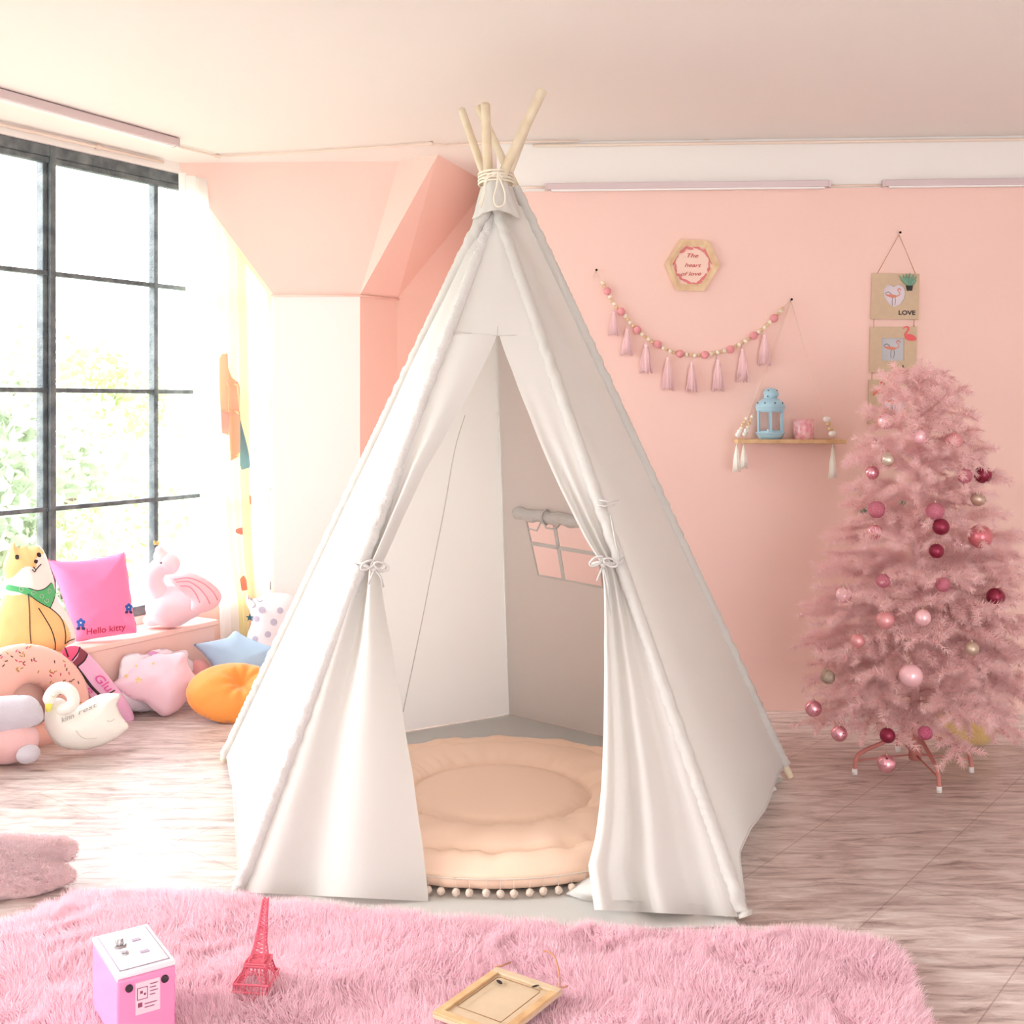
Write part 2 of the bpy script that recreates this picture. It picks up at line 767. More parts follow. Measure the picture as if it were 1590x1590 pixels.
# back wall: right part with a cream band along its top, left part set back
jog = P(776, 700, 1).x
s_j = (-0.075 - bw_o.x) / bw_dir.x
s_r = (XR - bw_o.x) / bw_dir.x
ZB = 2.556
w_back = MB()
a, b_ = BX(s_j, 0), BX(s_r, 0)
back_off = -bw_n * 0.12
w_back.prism([a, b_, b_ + Vector((0, 0, ZB)), a + Vector((0, 0, ZB))], back_off)
pC = Vector((-0.133, 6.86, 0))
pP3 = Vector(((617 - 795) / F * 6.585, 6.585, 0))
jb = Vector((a.x, pC.y + (a.x - pC.x) * (pC.y - pP3.y) / (pC.x - pP3.x), 0))
ll = pP3 - (jb - pP3).normalized() * 0.35
w_back.prism([ll, jb, jb + Vector((0, 0, H)), ll + Vector((0, 0, H))], (0, 0.12, 0))
w_back.prism([a, a + Vector((0, 0, ZB)), jb + Vector((0, 0, ZB)), jb], (0.1, 0, 0))
tag(w_back.build('wall_back', M_wall, smooth=False), kind='structure')
mb = MB()
mb.prism([BX(s_j, ZB, .004), BX(s_r, ZB, .004), BX(s_r, H, .004), BX(s_j, H, .004)], back_off)
mb.prism([BX(s_j, ZB), BX(s_j, H), jb + Vector((0, 0, H)), jb + Vector((0, 0, ZB))], (0.1, 0, 0))
tag(mb.build('trim_1', M_cream, smooth=False), kind='structure')
# right wall, outside the picture
mb = MB()
mb.box((XR, WL(T_CAM, 0).y, 0), (0.12, 0, 0), (0, 5.7 - WL(T_CAM, 0).y, 0), (0, 0, H))
tag(mb.build('wall_right', M_cream, smooth=False), kind='structure')

# unseen wall behind the camera; its wide opening is added for fill light
mb = MB()
yb_ = WL(T_CAM, 0).y
mb.box((WL(T_CAM, 0).x - .3, yb_ - .1, 0), (.3 + .3 - WL(T_CAM, 0).x, 0, 0), (0, .1, 0), (0, 0, H))
mb.box((.3, yb_ - .1, 2.6), (XR, 0, 0), (0, .1, 0), (0, 0, H - 2.6))
mb.box((XR - .1, yb_ - .1, 0), (.4, 0, 0), (0, .1, 0), (0, 0, 2.6))
tag(mb.build('wall_front', M_cream, smooth=False), kind='structure')
# window wall
z_head, z_bot = 2.745, 0.40
mb = MB()
mb.box(WL(T_CAM, z_head), wd * (T_END - T_CAM), -wn * 0.18, (0, 0, H - z_head))
tag(mb.build('trim_2', M_cream, smooth=False), kind='structure')
mb = MB()
mb.box(WL(T_CAM, 0), wd * (T_END - T_CAM), -wn * 0.18, (0, 0, z_bot))
mb.box(WL(5.30, z_bot), wd * (T_END - 5.30), -wn * 0.18, (0, 0, z_head - z_bot))
tag(mb.build('wall_left', M_wall, smooth=False), kind='structure')

# window: steel frame and panes
FO = -0.05   # frame plane offset
t_m, _ = wl_px(72, 606, FO)
t_2, _ = wl_px(238, 606, FO)
dt = t_2 - t_m
rows = [wl_px(78, y, FO)[1] for y in (425, 606, 790)]
vs_t = []
k = 0
t = t_2
while t < 5.25:
    vs_t.append(t)
    t += dt
t = t_m
left_t = []
while t > T_CAM + .1:
    left_t.append(t)
    t -= dt
winroot = empty('window_1', WL(2, z_bot, FO), None, None)
winroot['kind'] = 'structure'
mb = MB()
mb.box(WL(T_CAM, z_head - .055, FO - .03), wd * (5.30 - T_CAM), wn * 0.06, (0, 0, .055))
mb.box(WL(T_CAM, z_head - .085, FO - .01), wd * (5.30 - T_CAM), wn * 0.035, (0, 0, .03))
mb.box(WL(T_CAM, z_bot, FO - .03), wd * (5.30 - T_CAM), wn * 0.06, (0, 0, .05))
sharp(mb.build('window_frame', M_steel, winroot, smooth=False, bevel=.004))
for i, t in enumerate(left_t):
    thick = (i % 3 == 0)
    mb = MB()
    if thick:
        mb.box(WL(t - .030, z_bot, FO - .035), wd * .026, wn * .05, (0, 0, z_head - z_bot))
        mb.box(WL(t - .004, z_bot, FO - .035), wd * .034, wn * .07, (0, 0, z_head - z_bot))
    else:
        mb.box(WL(t - .014, z_bot, FO - .02), wd * .028, wn * .045, (0, 0, z_head - z_bot))
    mb.build('mullion', M_steel, winroot, smooth=False, bevel=.004)
for t in vs_t:
    mb = MB()
    mb.box(WL(t - .014, z_bot, FO - .02), wd * .028, wn * .045, (0, 0, z_head - z_bot))
    mb.build('mullion', M_steel, winroot, smooth=False, bevel=.004)
for z in rows:
    mb = MB()
    mb.box(WL(T_CAM, z - .011, FO - .02), wd * (5.30 - T_CAM), wn * .04, (0, 0, .022))
    mb.build('glazing_bar', M_steel, winroot, smooth=False, bevel=.003)
mg = bpy.data.materials.new('clear_glass')
mg.use_nodes = True
N = mg.node_tree.nodes
L = mg.node_tree.links
N.remove(N['Principled BSDF'])
tr = N.new('ShaderNodeBsdfTransparent')
gl = N.new('ShaderNodeBsdfGlossy')
gl.inputs['Roughness'].default_value = 0.05
ms = N.new('ShaderNodeMixShader')
ms.inputs[0].default_value = 0.05
L.new(tr.outputs[0], ms.inputs[1])
L.new(gl.outputs[0], ms.inputs[2])
L.new(ms.outputs[0], N['Material Output'].inputs[0])
mb = MB()
mb.poly([WL(T_CAM, z_bot, FO), WL(5.3, z_bot, FO), WL(5.3, z_head, FO), WL(T_CAM, z_head, FO)])
mb.build('glass', mg, winroot, smooth=False)

# column with flaring head
zc = 2.10
P1 = P(425, 458, (zc - CH) * F / 170)
P2 = P(559, 458, (zc - CH) * F / 170)
P3 = P(617, 464, (zc - CH) * F / 164)
A_ = PZ(273, 253, H)
A_ = P(273, 253, (H - CH) * F / (HY - 253))
B1 = P(620, 250, (H - CH) * F / (HY - 250))
B2 = P(680, 240, (H - CH) * F / (HY - 240))
Ct = Vector((pC.x, pC.y, H))
Lw1 = Vector((P1.x - .10, P1.y + .42, zc))       # behind, embedded in the walls
Lw0 = Vector((A_.x + .15, A_.y + .6, H))
mb = MB()
mb.add([P1, P2, P3, A_, B1, B2, Ct, Lw1, Lw0], [(0, 1, 4, 3), (1, 2, 5, 4), (2, 6, 5), (7, 0, 3, 8), (3, 4, 5, 6, 8)])
tag(mb.build('trim_3', M_wall, smooth=False), kind='structure')
mb = MB()
base = [Vector((p.x, p.y, 0)) for p in (P1, P2, P3, Lw1)]
top = [Vector((p.x, p.y, zc)) for p in (P1, P2, P3, Lw1)]
mb.add(base + top, [(0, 1, 5, 4), (3, 0, 4, 7), (2, 3, 7, 6)], 0)
mb.add(base + top, [(1, 2, 6, 5)], 1)
tag(mb.build('trim_4', [M_colpaint, M_wall], smooth=False), kind='structure')
mb = MB()
mb.tube([P1 + Vector((-.01, -.01, -.004)), P2 + Vector((.004, -.01, -.004)), P3 + Vector((.01, 0, -.004))], .006, 6)
tag(mb.build('trim_5', M_wall), kind='structure')

# window bench
bz = 0.36
bo = 0.25
te, _ = wl_px(339, 966, bo)
benchroot = empty('window_bench', WL(te - 1.5, 0, bo / 2), 'long pink painted bench under the steel window, carrying plush toys', 'bench')
mb = MB()
mb.box(WL(T_CAM + 1, 0, .012), wd * (te - T_CAM - 1.01), wn * (bo - .024), (0, 0, bz - .03))
mb.build('body', M_wall, benchroot, smooth=False, bevel=.004)
mb = MB()
mb.box(WL(T_CAM + 1, bz - .028, .004), wd * (te - T_CAM - 1), wn * bo, (0, 0, .028))
mb.build('seat_board', M_wall, benchroot, smooth=False, bevel=.006)

# ------------------------------------------------------------------ ceiling conduits and light battens
M_cond = mat('cream_plastic_conduit', srgb(240, 220, 206), 0.45)
M_alu = mat('pale_aluminium_batten', srgb(214, 196, 198), 0.35, 0.3)
M_diff = mat('white_diffuser', srgb(250, 246, 244), 0.4)


def CE(px, py, dz=0.012):
    return P(px, py, (H - dz - CH) * F / (HY - py))


def batten(name, a, b, up, out, wdt, ht, label, group=None):
    """long fixture from a to b; out = direction of its width"""
    d = (b - a)
    r = empty(name, (a + b) / 2, label, 'light', group)
    m = MB()
    m.box(a, d, out * wdt, up * ht)
    m.build('housing', M_alu, r, smooth=False, bevel=.002)
    m = MB()
    dd = d.normalized()
    m.box(a + dd * .02 + out * wdt * .2 - up * .008, d - dd * .04, out * wdt * .6, up * .008)
    m.build('diffuser', M_diff, r, smooth=False)
    m = MB()
    m.box(a - dd * .012 - up * .003, dd * .012, out * wdt, up * (ht + .003))
    m.build('end_cap', M_alu, r, smooth=False)
    m = MB()
    m.box(b - up * .003, dd * .012, out * wdt, up * (ht + .003))
    m.build('end_cap', M_alu, r, smooth=False)
    return r


La, Lb = CE(-30, 142, .04), CE(277, 226, .04)
perp = Vector((0, 0, 1)).cross((Lb - La).normalized())
batten('tube_light', La, Lb, Vector((0, 0, 1)), perp, .05, .035, 'long grey tube light on the ceiling beside the steel window')


def conduit(pts, label, r=.006, clips=()):
    m = MB()
    m.tube(pts, r, 8)
    o = m.build('cable_conduit', M_cond)
    root = empty('cable_conduit', pts[0], label, 'conduit')
    o.name = 'pipe'
    o.data.name = 'pipe'
    o.parent = root
    o.matrix_parent_inverse = Matrix.Translation(root.location).inverted()
    for c, d in clips:
        m = MB()
        d = d.normalized() * .012
        m.tube([c - d, c + d], r * 1.8, 8)
        m.build('clip', M_cond, root)
    return root


c1 = [CE(279, 228), CE(338, 243), CE(480, 236), CE(668, 223), CE(690, 226), CE(760, 221.5), CE(900, 219)]
conduit(c1, 'thin cream conduit running from the tube light past the column head', .006, [(c1[1], c1[1] - c1[0]), (c1[3], c1[3] - c1[2])])
z2 = H - .02
c2 = [BX(s, z2, .014) for s in (.12, .9, 1.8, 2.7, 3.2)]
conduit(c2, 'cream conduit along the top corner of the back wall', .008, [(BW(1097, 213, .014), bw_dir), (BW(1520, 204, .014), bw_dir)])
c3 = [WL(t, H - .02, .016) for t in (0, 2, 3.6, 4.3)]
conduit(c3, 'cream conduit along the ceiling corner above the steel window', .008, [(WL(wl_px(152, 222, .016)[0], H - .02, .016), wd)])
# along the back wall at the paint line
dn = Vector((0, 0, 1))


def wall_batten(x0, x1, y, label):
    a_ = BW(x0, y, .005)
    b2 = BW(x1, y - .0107 * (x1 - x0), .005)
    batten('tube_light', a_, b2, dn, bw_n, .035, .03, label)


wall_batten(850, 1285, 296, 'longer pale tube light along the top of the pink back wall')
wall_batten(1372, 1640, 290.5, 'pale tube light at the top of the back wall above the pink tree')
cA, cB = BW(1285, 289, .012), BW(1372, 287.5, .012)
conduit([cA, cB], 'short white conduit joining the two tube lights on the back wall', .007)
conduit([BW(800, 291, .012), BW(849, 290.5, .012)], 'short cable conduit between the tent top and the longer tube light', .006)


# ================================================================== OUTSIDE
M_leafs = [mat('leaf_pale_%s' % n, c, 0.6, trans=0.4) for n, c in (('lime', srgb(196, 206, 160)), ('olive', srgb(168, 182, 140)), ('grey', srgb(190, 200, 176)))]  # leaf colours paled to stand in for overexposed daylight outside
M_bark = mat('tree_bark', srgb(110, 96, 82), 0.9, bump=0.5, bump_scale=20)
mb = MB()
g0 = WL(-30, -3.2, -1)
mb.poly([WL(-30, -3.2, -.6), WL(40, -3.2, -.6), WL(40, -3.2, -60), WL(-30, -3.2, -60)])
tag(mb.build('ground', mat('pale_lawn', srgb(196, 202, 180), 0.9, noise=0.15, noise_scale=0.6), smooth=False), kind='structure')


def tree_out(p, h, R, mi, label, n=9000):
    root = empty('leafy_tree', p, label, 'tree', 'trees beyond the window')
    m = MB()
    top = p + Vector((0, 0, h * .55))
    m.tube([p, p + Vector((.1, 0, h * .25)), top], [.2, .15, .08], 8)
    for k in range(6):
        a = k * 1.05
        e = p + Vector((math.cos(a) * R * .6, math.sin(a) * R * .6, h * (.55 + .06 * k)))
        m.tube([p + Vector((0, 0, h * (.25 + .04 * k))), (p + e) / 2 + Vector((0, 0, h * .22)), e], [.08, .05, .02], 6)
    m.build('trunk', M_bark, root)
    cl = []
    for k in range(34):
        th, ph = random.uniform(0, 2 * PI), random.uniform(-1, 1)
        rr = R * random.uniform(.35, .9)
        cl.append((rr * math.cos(th) * math.sqrt(1 - ph * ph), rr * math.sin(th) * math.sqrt(1 - ph * ph), h * .62 + ph * h * .36, random.uniform(.35, .75) * R * .5))
    cl = np.array(cl)
    ci = rng.integers(0, len(cl), n)
    d = rng.normal(size=(n, 3))
    d /= np.linalg.norm(d, axis=1, keepdims=True)
    r0 = cl[ci, 3] * rng.uniform(.5, 1.0, n) ** .4
    c = cl[ci, :3] + d * r0[:, None]
    a = rng.normal(size=(n, 3))
    a /= np.linalg.norm(a, axis=1, keepdims=True)
    b = np.cross(a, rng.normal(size=(n, 3)))
    b /= np.linalg.norm(b, axis=1, keepdims=True)
    s = rng.uniform(.05, .12, n)[:, None]
    V = np.stack([c - a * s, c - b * s * .55, c + a * s, c + b * s * .55], 1).reshape(-1, 3)
    Q = np.arange(n * 4).reshape(-1, 4)
    me = raw_mesh('foliage', V, Q)
    o = link('foliage', me, M_leafs[mi], root, smooth=False)
    o.matrix_parent_inverse = Matrix()


tree_out(WL(3.2, -3.2, -6.0), 5.2, 2.0, 0, 'pale green leafy tree seen through the middle window panes')
tree_out(WL(7.4, -3.2, -6.5), 5.0, 2.1, 2, 'hazy grey green tree seen through the panes beside the curtain')
tree_out(WL(4.6, -3.2, -11.0), 6.0, 3.0, 1, 'darker olive tree further off behind the window panes', 12000)
tree_out(WL(-.6, -3.2, -5.5), 5.2, 2.0, 1, 'leafy tree seen through the panes at the left edge')
tree_out(WL(12.5, -3.2, -13), 6.0, 3.2, 0, 'broad lime tree seen low through the furthest panes', 12000)

# ================================================================== CURTAIN
def curtain():
    m = bpy.data.materials.new('printed_cream_curtain')
    m.use_nodes = True
    N = m.node_tree.nodes
    L = m.node_tree.links
    b = N['Principled BSDF']
    tc = N.new('ShaderNodeTexCoord')
    sx = N.new('ShaderNodeSeparateXYZ')
    L.new(tc.outputs['UV'], sx.inputs[0])
    cr = N.new('ShaderNodeValToRGB')
    e = cr.color_ramp.elements
    e[0].position, e[0].color = 0.0, srgb(250, 250, 250)
    e[1].position, e[1].color = 1.0, srgb(250, 236, 190)
    for p, c in ((0.30, (250, 250, 248)), (0.36, (250, 246, 196)), (0.52, (250, 246, 206)), (0.60, (250, 222, 186)), (0.72, (250, 226, 196)), (0.78, (252, 250, 246)), (0.92, (253, 250, 244))):
        k = cr.color_ramp.elements.new(p)
        k.color = srgb(*c)
    L.new(sx.outputs[0], cr.inputs[0])
    L.new(cr.outputs[0], b.inputs['Base Color'])
    b.inputs['Roughness'].default_value = 0.9
    t = N.new('ShaderNodeBsdfTranslucent')
    L.new(cr.outputs[0], t.inputs[0])
    ms = N.new('ShaderNodeMixShader')
    ms.inputs[0].default_value = 0.45
    L.new(b.outputs[0], ms.inputs[1])
    L.new(t.outputs[0], ms.inputs[2])
    L.new(ms.outputs[0], N['Material Output'].inputs[0])
    off0 = 0.10
    left = [(290, 277), (450, 284), (610, 294), (770, 306), (900, 324), (985, 343), (1100, 347)]
    right = [(290, 420), (1100, 424)]
    root = empty('curtain', WL(4.9, .02, off0), 'long cream and yellow printed curtain beside the window and pale column', 'curtain')
    nu, nv = 110, 60

    def fn(u, v):
        z = lerp(2.72, .03, v)
        yg = lerp(262, 1095, v)
        tl = wl_px(interp(yg, left), yg, off0)[0]
        tr_ = wl_px(interp(yg, right), yg, off0)[0]
        q = lerp(tl, tr_, u)
        am = .026 * (1 - .3 * v)
        o_ = off0 + am * math.sin(u * 2 * PI * 8 + .6 * math.sin(v * 3 + u * 9)) + .008 * math.sin(u * 37 + v * 4) + .02 * v * math.sin(v * 6)
        return WL(q, z, o_)
    mb = MB()
    mb.grid(fn, nu, nv)
    o = mb.build('cloth', m, root)
    uv = o.data.uv_layers.new(name='UVMap')
    vi = np.zeros(len(o.data.loops), int)
    o.data.loops.foreach_get('vertex_index', vi)
    uu = (vi % (nu + 1)) / nu
    vv = (vi // (nu + 1)) / nv
    uv.data.foreach_set('uv', np.stack([uu, vv], -1).astype(np.float32).ravel())

    def cp(px, py):   # pixel -> on the cloth
        best = None
        p = PP(px, py, WL(0, 0, off0), wn)
        t_, z = p.dot(wd), p.z
        v = (2.72 - z) / 2.69
        yg = lerp(262, 1095, v)
        tl = wl_px(interp(yg, left), yg, off0)[0]
        tr_ = wl_px(interp(yg, right), yg, off0)[0]
        u = (t_ - tl) / (tr_ - tl)
        return fn(u, v) + wn * .004

    def shape(px, col, label, dense=True):
        pts = np.array(px, float)
        lo, hi = pts.min(0), pts.max(0)
        pf = MB()
        n = 12
        # clip rows of the outline into quads
        rows_ = np.linspace(lo[1] + .01, hi[1] - .01, n * 2 + 1)
        prev = None
        for y in rows_:
            xs = []
            for i in range(len(pts)):
                a, b2 = pts[i], pts[(i + 1) % len(pts)]
                if (a[1] > y) != (b2[1] > y):
                    xs.append(a[0] + (y - a[1]) / (b2[1] - a[1]) * (b2[0] - a[0]))
            row = [cp(lerp(min(xs), max(xs), k / 8), y) for k in range(9)]
            if prev:
                k0 = len(pf.v)
                pf.add(prev + row, [(k, k + 1, k + 10, k + 9) for k in range(8)])
            prev = row
        ob = pf.build('printed_shape', mat('print_' + col[0], col[1], 0.85, trans=.3), root)
        ob['label'] = label
    shape([(341, 552), (352, 543), (360, 590), (368, 600), (372, 640), (372, 705), (355, 716), (350, 640), (343, 640)], ('coral', srgb(246, 186, 168)), 'coral printed patch')
    shape([(345, 638), (352, 640), (352, 676), (342, 668), (338, 655)], ('rose', srgb(244, 178, 178)), 'rose printed patch')
    shape([(367, 640), (374, 636), (383, 725), (378, 730)], ('blue', srgb(126, 172, 196)), 'blue printed patch')
    shape([(383, 768), (389, 776), (388, 786), (384, 782)], ('brick', srgb(232, 156, 140)), 'brick printed patch')
    cc = [(375.5 + 6 * math.cos(a), 824.5 + 6 * math.sin(a)) for a in np.linspace(.05, 2 * PI + .05, 17)[:-1]]
    shape(cc, ('red', srgb(236, 136, 138)), 'red printed dot')
    shape([(379, 893), (385, 908), (384, 916), (379.5, 918), (375.5, 914), (375.5, 906)], ('drop', srgb(236, 146, 136)), 'red printed drop')


curtain()

# ================================================================== PLAY TENT
def tent():
    feet = {'FL': PZ(368, 1392), 'FR': PZ(1158, 1432), 'BL': PZ(346, 1184), 'BR': PZ(1229, 1211), 'B': Vector((-.012, 5.62, 0))}
    cross = {'FL': (786, 280, 4.47), 'FR': (755, 280, 4.44), 'BL': (776, 280, 4.36), 'BR': (792, 272, 4.50), 'B': (758, 276, 4.37)}
    tips = {'FL': 186, 'FR': 171, 'BL': 141, 'BR': 166, 'B': 162}
    rad = {'FL': .0165, 'FR': .0155, 'BL': .019, 'BR': .015, 'B': .018}
    root = empty('play_tent', (-.05, 4.45, 0), 'large white canvas teepee tent with tied open door and five bare poles', 'tent')
    L_ = {}
    for k in feet:
        c = P(*cross[k])
        f = feet[k]
        d = (c - f) / c.z
        L_[k] = (f, d)
        # tip where the line meets the tip row
        lo, hi = c.z, 2.78
        for _ in range(40):
            md = (lo + hi) / 2
            p = f + d * md
            y = HY - (p.z - CH) * F / p.y
            if y > tips[k]:
                lo = md
            else:
                hi = md
        tp = f + d * lo
        mb = MB()
        n = 14
        pts = [f + d * 0.012 + (tp - f - d * .012) * (i / n) for i in range(n + 1)]
        rr = [rad[k] * (1 + .04 * math.sin(i * 1.7)) for i in range(n + 1)]
        pts.append(tp + (tp - f).normalized() * .006)
        rr.append(rad[k] * .6)
        mb.tube(pts, rr, 14)
        o = mb.build('pole', M_pole, root)
        sharp(o, 60)

    def LP(k, z):
        f, d = L_[k]
        return f + d * z

    apexz = 2.31
    centre = Vector((-.05, 4.45, 0))

    def LI(k, z):
        p = LP(k, z)
        d = Vector((centre.x - p.x, centre.y - p.y, 0))
        return p + d.normalized() * min(.032, d.length * .4)

    def panel(a, b, z0=.03, z1=2.27, bil=.02, wr=.006, seed=0, hem=None, nu=24, nv=60, s0=lambda z: 0, s1=lambda z: 1, nrm_sign=1, extra=None):
        """grid between poles a and b; returns builder"""
        fa, fb = feet[a], feet[b]
        n = (fb - fa).cross(LP(a, 1) - fa).normalized()
        if n.dot((fa + fb) / 2 - centre) < 0:
            n = -n

        def fn(u, v):
            z = lerp(z1, z0, v)
            if hem:
                zb = hem(u)
                z = lerp(z1, zb, v)
            s = lerp(s0(z), s1(z), u)
            p = LP(a, z).lerp(LP(b, z), s)
            e = math.sin(PI * min(max(s, 0), 1))
            p = p + n * (bil * e * math.sin(PI * min(v, 1)) ** .7 + wr * e * wob(s, z, 5, seed) * .5)
            if b == 'B':
                p = p + (LI('BL', z) - LP('BL', z)).lerp(LI('B', z) - LP('B', z), s)
            if extra:
                p = p + extra(u, z, s, n)
            return p
        return fn, n

    # front panel helpers
    fa, fb = feet['FL'], feet['FR']
    nF = (fb - fa).cross(LP('FL', 1.5) - fa).normalized()
    if nF.y > 0:
        nF = -nF

    def fpx(px, py):
        p = PP(px, py, fa, nF)
        z = p.z
        A, B = LP('FL', z), LP('FR', z)
        return z, (p.x - A.x) / (B.x - A.x)

    z_op = fpx(772, 522)[0]
    lp = sorted([fpx(*q) for q in [(772, 520), (757, 555), (738, 592), (700, 660), (660, 728), (625, 800), (600, 855), (586, 882), (590, 905), (607, 1000), (622, 1090), (640, 1200), (655, 1310), (663, 1385), (664, 1402)]])
    rp = sorted([fpx(*q) for q in [(775, 520), (795, 575), (820, 640), (850, 715), (880, 780), (910, 840), (934, 878), (937, 910), (938, 1000), (938, 1080), (937, 1150), (934, 1230), (926, 1300), (915, 1345)]])
    zt = fpx(590, 885)[0]

    def sL(z):
        return interp(z, lp)

    def sR(z):
        return interp(z, rp)

    # top of the front
    fn, n = panel('FL', 'FR', z_op, 2.27, .012, .004, 1)
    mb = MB()
    mb.grid(fn, 30, 26)
    mb.build('front_panel', M_canvas, root)
    # left flap
    def exL(u, z, s, n):
        g = math.exp(-((z - zt) / .35) ** 2)
        low = max(0, (zt - z)) / max(zt, .1)
        a = .030 * g + .030 * low * (1 - .3 * u)
        w_ = math.sin(u * PI)
        return n * (a * (math.sin(u * 2 * PI * 1.6 + .8) + .3 * math.sin(u * 15)) * min(1, u * 4) + .02 * w_ * (1 - g))
    fn, n = panel('FL', 'FR', .012, z_op, 0, .002, 2, s1=sL, extra=exL)
    mb = MB()
    mb.grid(fn, 36, 80)
    o = mb.build('door_flap', M_canvas, root)
    fnL = fn

    def hemR(u):
        return .012

    def exR(u, z, s, n):
        g = math.exp(-((z - zt) / .30) ** 2)
        low = max(0, (zt - z)) / max(zt, .1)
        a = .026 * g + .05 * low
        fl_ = n * (a * (math.sin(u * 2 * PI * 2.4 + .4) + .35 * math.sin(u * 19 + 1)) * min(1, (1 - u) * 3))
        fl_ += n * .05 * low * (1 - u)
        return fl_
    fn, n = panel('FL', 'FR', .012, z_op, 0, .002, 4, s0=sR, s1=lambda z: 1, extra=exR)
    mb = MB()
    mb.grid(fn, 44, 80)
    # the spill of cloth on the tent floor
    edge = [(915, 1345), (878, 1388), (905, 1397), (935, 1401), (962, 1404), (988, 1397), (1010, 1403), (1030, 1411), (1050, 1405), (1068, 1392), (1078, 1400), (1100, 1418), (1130, 1424)]
    k0 = len(mb.v)
    m_ = len(edge)
    for i, (ex, ey) in enumerate(edge):
        a_ = fn(i / (m_ - 1) * .85, .985)
        b_ = PZ(ex, ey, .012)
        for q in (0, .4, .75, 1):
            p = a_.lerp(b_, q)
            p.z = lerp(a_.z, .012, q) + .01 * math.sin(q * PI)
            mb.v.append(tuple(p))
    for i in range(m_ - 1):
        for q in range(3):
            a_ = k0 + i * 4 + q
            mb.f.append((a_, a_ + 4, a_ + 5, a_ + 1))
            mb.mi.append(0)
    mb.build('door_flap', M_canvas, root)
    # side panels
    def hem_left(s):
        return .03 + .02 * math.sin(PI * s)
    fn, n = panel('BL', 'FL', .03, 2.27, .03, .012, 5, hem=hem_left)
    mb = MB()
    mb.grid(fn, 30, 60)
    o = mb.build('side_panel', M_canvas, root)
    nR = (feet['BR'] - feet['FR']).cross(LP('FR', 1) - feet['FR']).normalized()

    def rpx(px, py):
        p = PP(px, py, feet['FR'], nR)
        A, B = LP('FR', p.z), LP('BR', p.z)
        return ((p.x - A.x) / (B.x - A.x), p.z)
    hem_pts = sorted([rpx(*q) for q in [(1160, 1425), (1141, 1375), (1146, 1325), (1165, 1285), (1184, 1258), (1200, 1222), (1206, 1203), (1214, 1194)]])
    fn, n = panel('FR', 'BR', .03, 2.27, -.02, .010, 6, hem=lambda s: max(.02, interp(s, hem_pts)))
    mb = MB()
    mb.grid(fn, 40, 60)
    mb.build('side_panel', M_canvas, root)
    # hem tape of the right side
    mb = MB()
    mb.tube([fn(i / 40, 1) for i in range(41)], .004, 6)
    mb.build('hem', M_canvas2, root)
    # inner groundsheet skirt under the right side
    mb = MB()
    mb.grid(lambda u, v: feet['FR'].lerp(feet['BR'], lerp(.04, .86, u)) + Vector((-.035 - .17 * math.sin(PI * u), .02 + .05 * math.sin(PI * u), lerp(.012, .20 * math.sin(PI * u) ** .8 + .02, v))), 24, 4)
    mb.build('groundsheet_skirt', M_canvas, root)
    # back-left panel
    fn, n = panel('BL', 'B', .008, 2.27, .0, .008, 7)
    mb = MB()
    mb.grid(fn, 30, 50)
    mb.build('back_panel', M_canvas, root)
    # the seam seen inside it, a thin off-white thread
    fBL, fB = feet['BL'], feet['B']
    nB = (fB - fBL).cross(LP('BL', 1) - fBL).normalized()
    if nB.y > 0:
        nB = -nB
    mb = MB()
    mb.tube([PP(x, y, fBL + nB * .045, nB) for x, y in smooth_poly([(722, 645), (706, 700), (690, 790), (672, 880), (650, 990), (626, 1105)], 5, False)], .0018, 5)
    mb.build('seam', mat('seam_thread', srgb(204, 200, 190), .8), root)
    # back-right panel with window hole
    fBR = feet['BR']
    nR2 = (fBR - fB).cross(LP('B', 1) - fB).normalized()
    if nR2.y > 0:
        nR2 = -nR2
    hole = [(817, 806), (923, 822), (936, 912), (836, 893)]

    def bpx(px, py, off=0):
        return PP(px, py, fB + nR2 * off, nR2)
    hp = [bpx(*q) for q in hole]
    bm = bmesh.new()
    outer = [LI('B', 2.27), LI('BR', 2.27), LI('BR', .008), LI('B', .008)]
    fB = LI('B', .008)
    nR2 = (LI('BR', .008) - fB).cross(LI('B', 2) - fB).normalized()
    if nR2.y > 0:
        nR2 = -nR2

    hp = [bpx(*q) for q in hole]

    def sub(pts, n):
        r = []
        for i in range(len(pts)):
            for k in range(n):
                r.append(pts[i].lerp(pts[(i + 1) % len(pts)], k / n))
        return r
    o_, h_ = sub(outer, 8), sub(hp, 6)
    for ring in (o_, h_):
        vs_ = [bm.verts.new(p - nR2 * nR2.dot(p - fB)) for p in ring]
        for i in range(len(vs_)):
            bm.edges.new((vs_[i], vs_[(i + 1) % len(vs_)]))
    bmesh.ops.triangle_fill(bm, edges=bm.edges[:], use_beauty=True, normal=nR2)
    me = bpy.data.meshes.new('back_panel')
    bm.to_mesh(me)
    bm.free()
    link('back_panel', me, M_canvas, root, smooth=False)

    def bar(a, b, w_, nm='window_bar'):
        A, B = bpx(*a, .004), bpx(*b, .004)
        d = (B - A).normalized()
        s = d.cross(nR2) * w_ * .5
        mb = MB()
        mb.prism([A - s, B - s, B + s, A + s], nR2 * .004)
        return mb.build(nm, M_canvas2, root, smooth=False)
    bar((861, 812), (876, 901), .018)
    bar((824, 843), (938, 862), .018)
    # binding
    mb = MB()
    mb.tube([bpx(x, y, .004) for x, y in hole], .0045, 6, closed=True)
    mb.build('window_binding', M_canvas2, root)
    # rolled blind
    mb = MB()
    A, B = bpx(801, 797, .022), bpx(935, 815, .022)
    pts = [A.lerp(B, i / 20) + Vector((0, 0, .004 * math.sin(i * 1.3))) for i in range(21)]
    mb.tube(pts, [.026 + .003 * math.sin(i * 2.1) for i in range(21)], 12)
    mb.build('window_blind', M_canvas2, root)
    mb = MB()
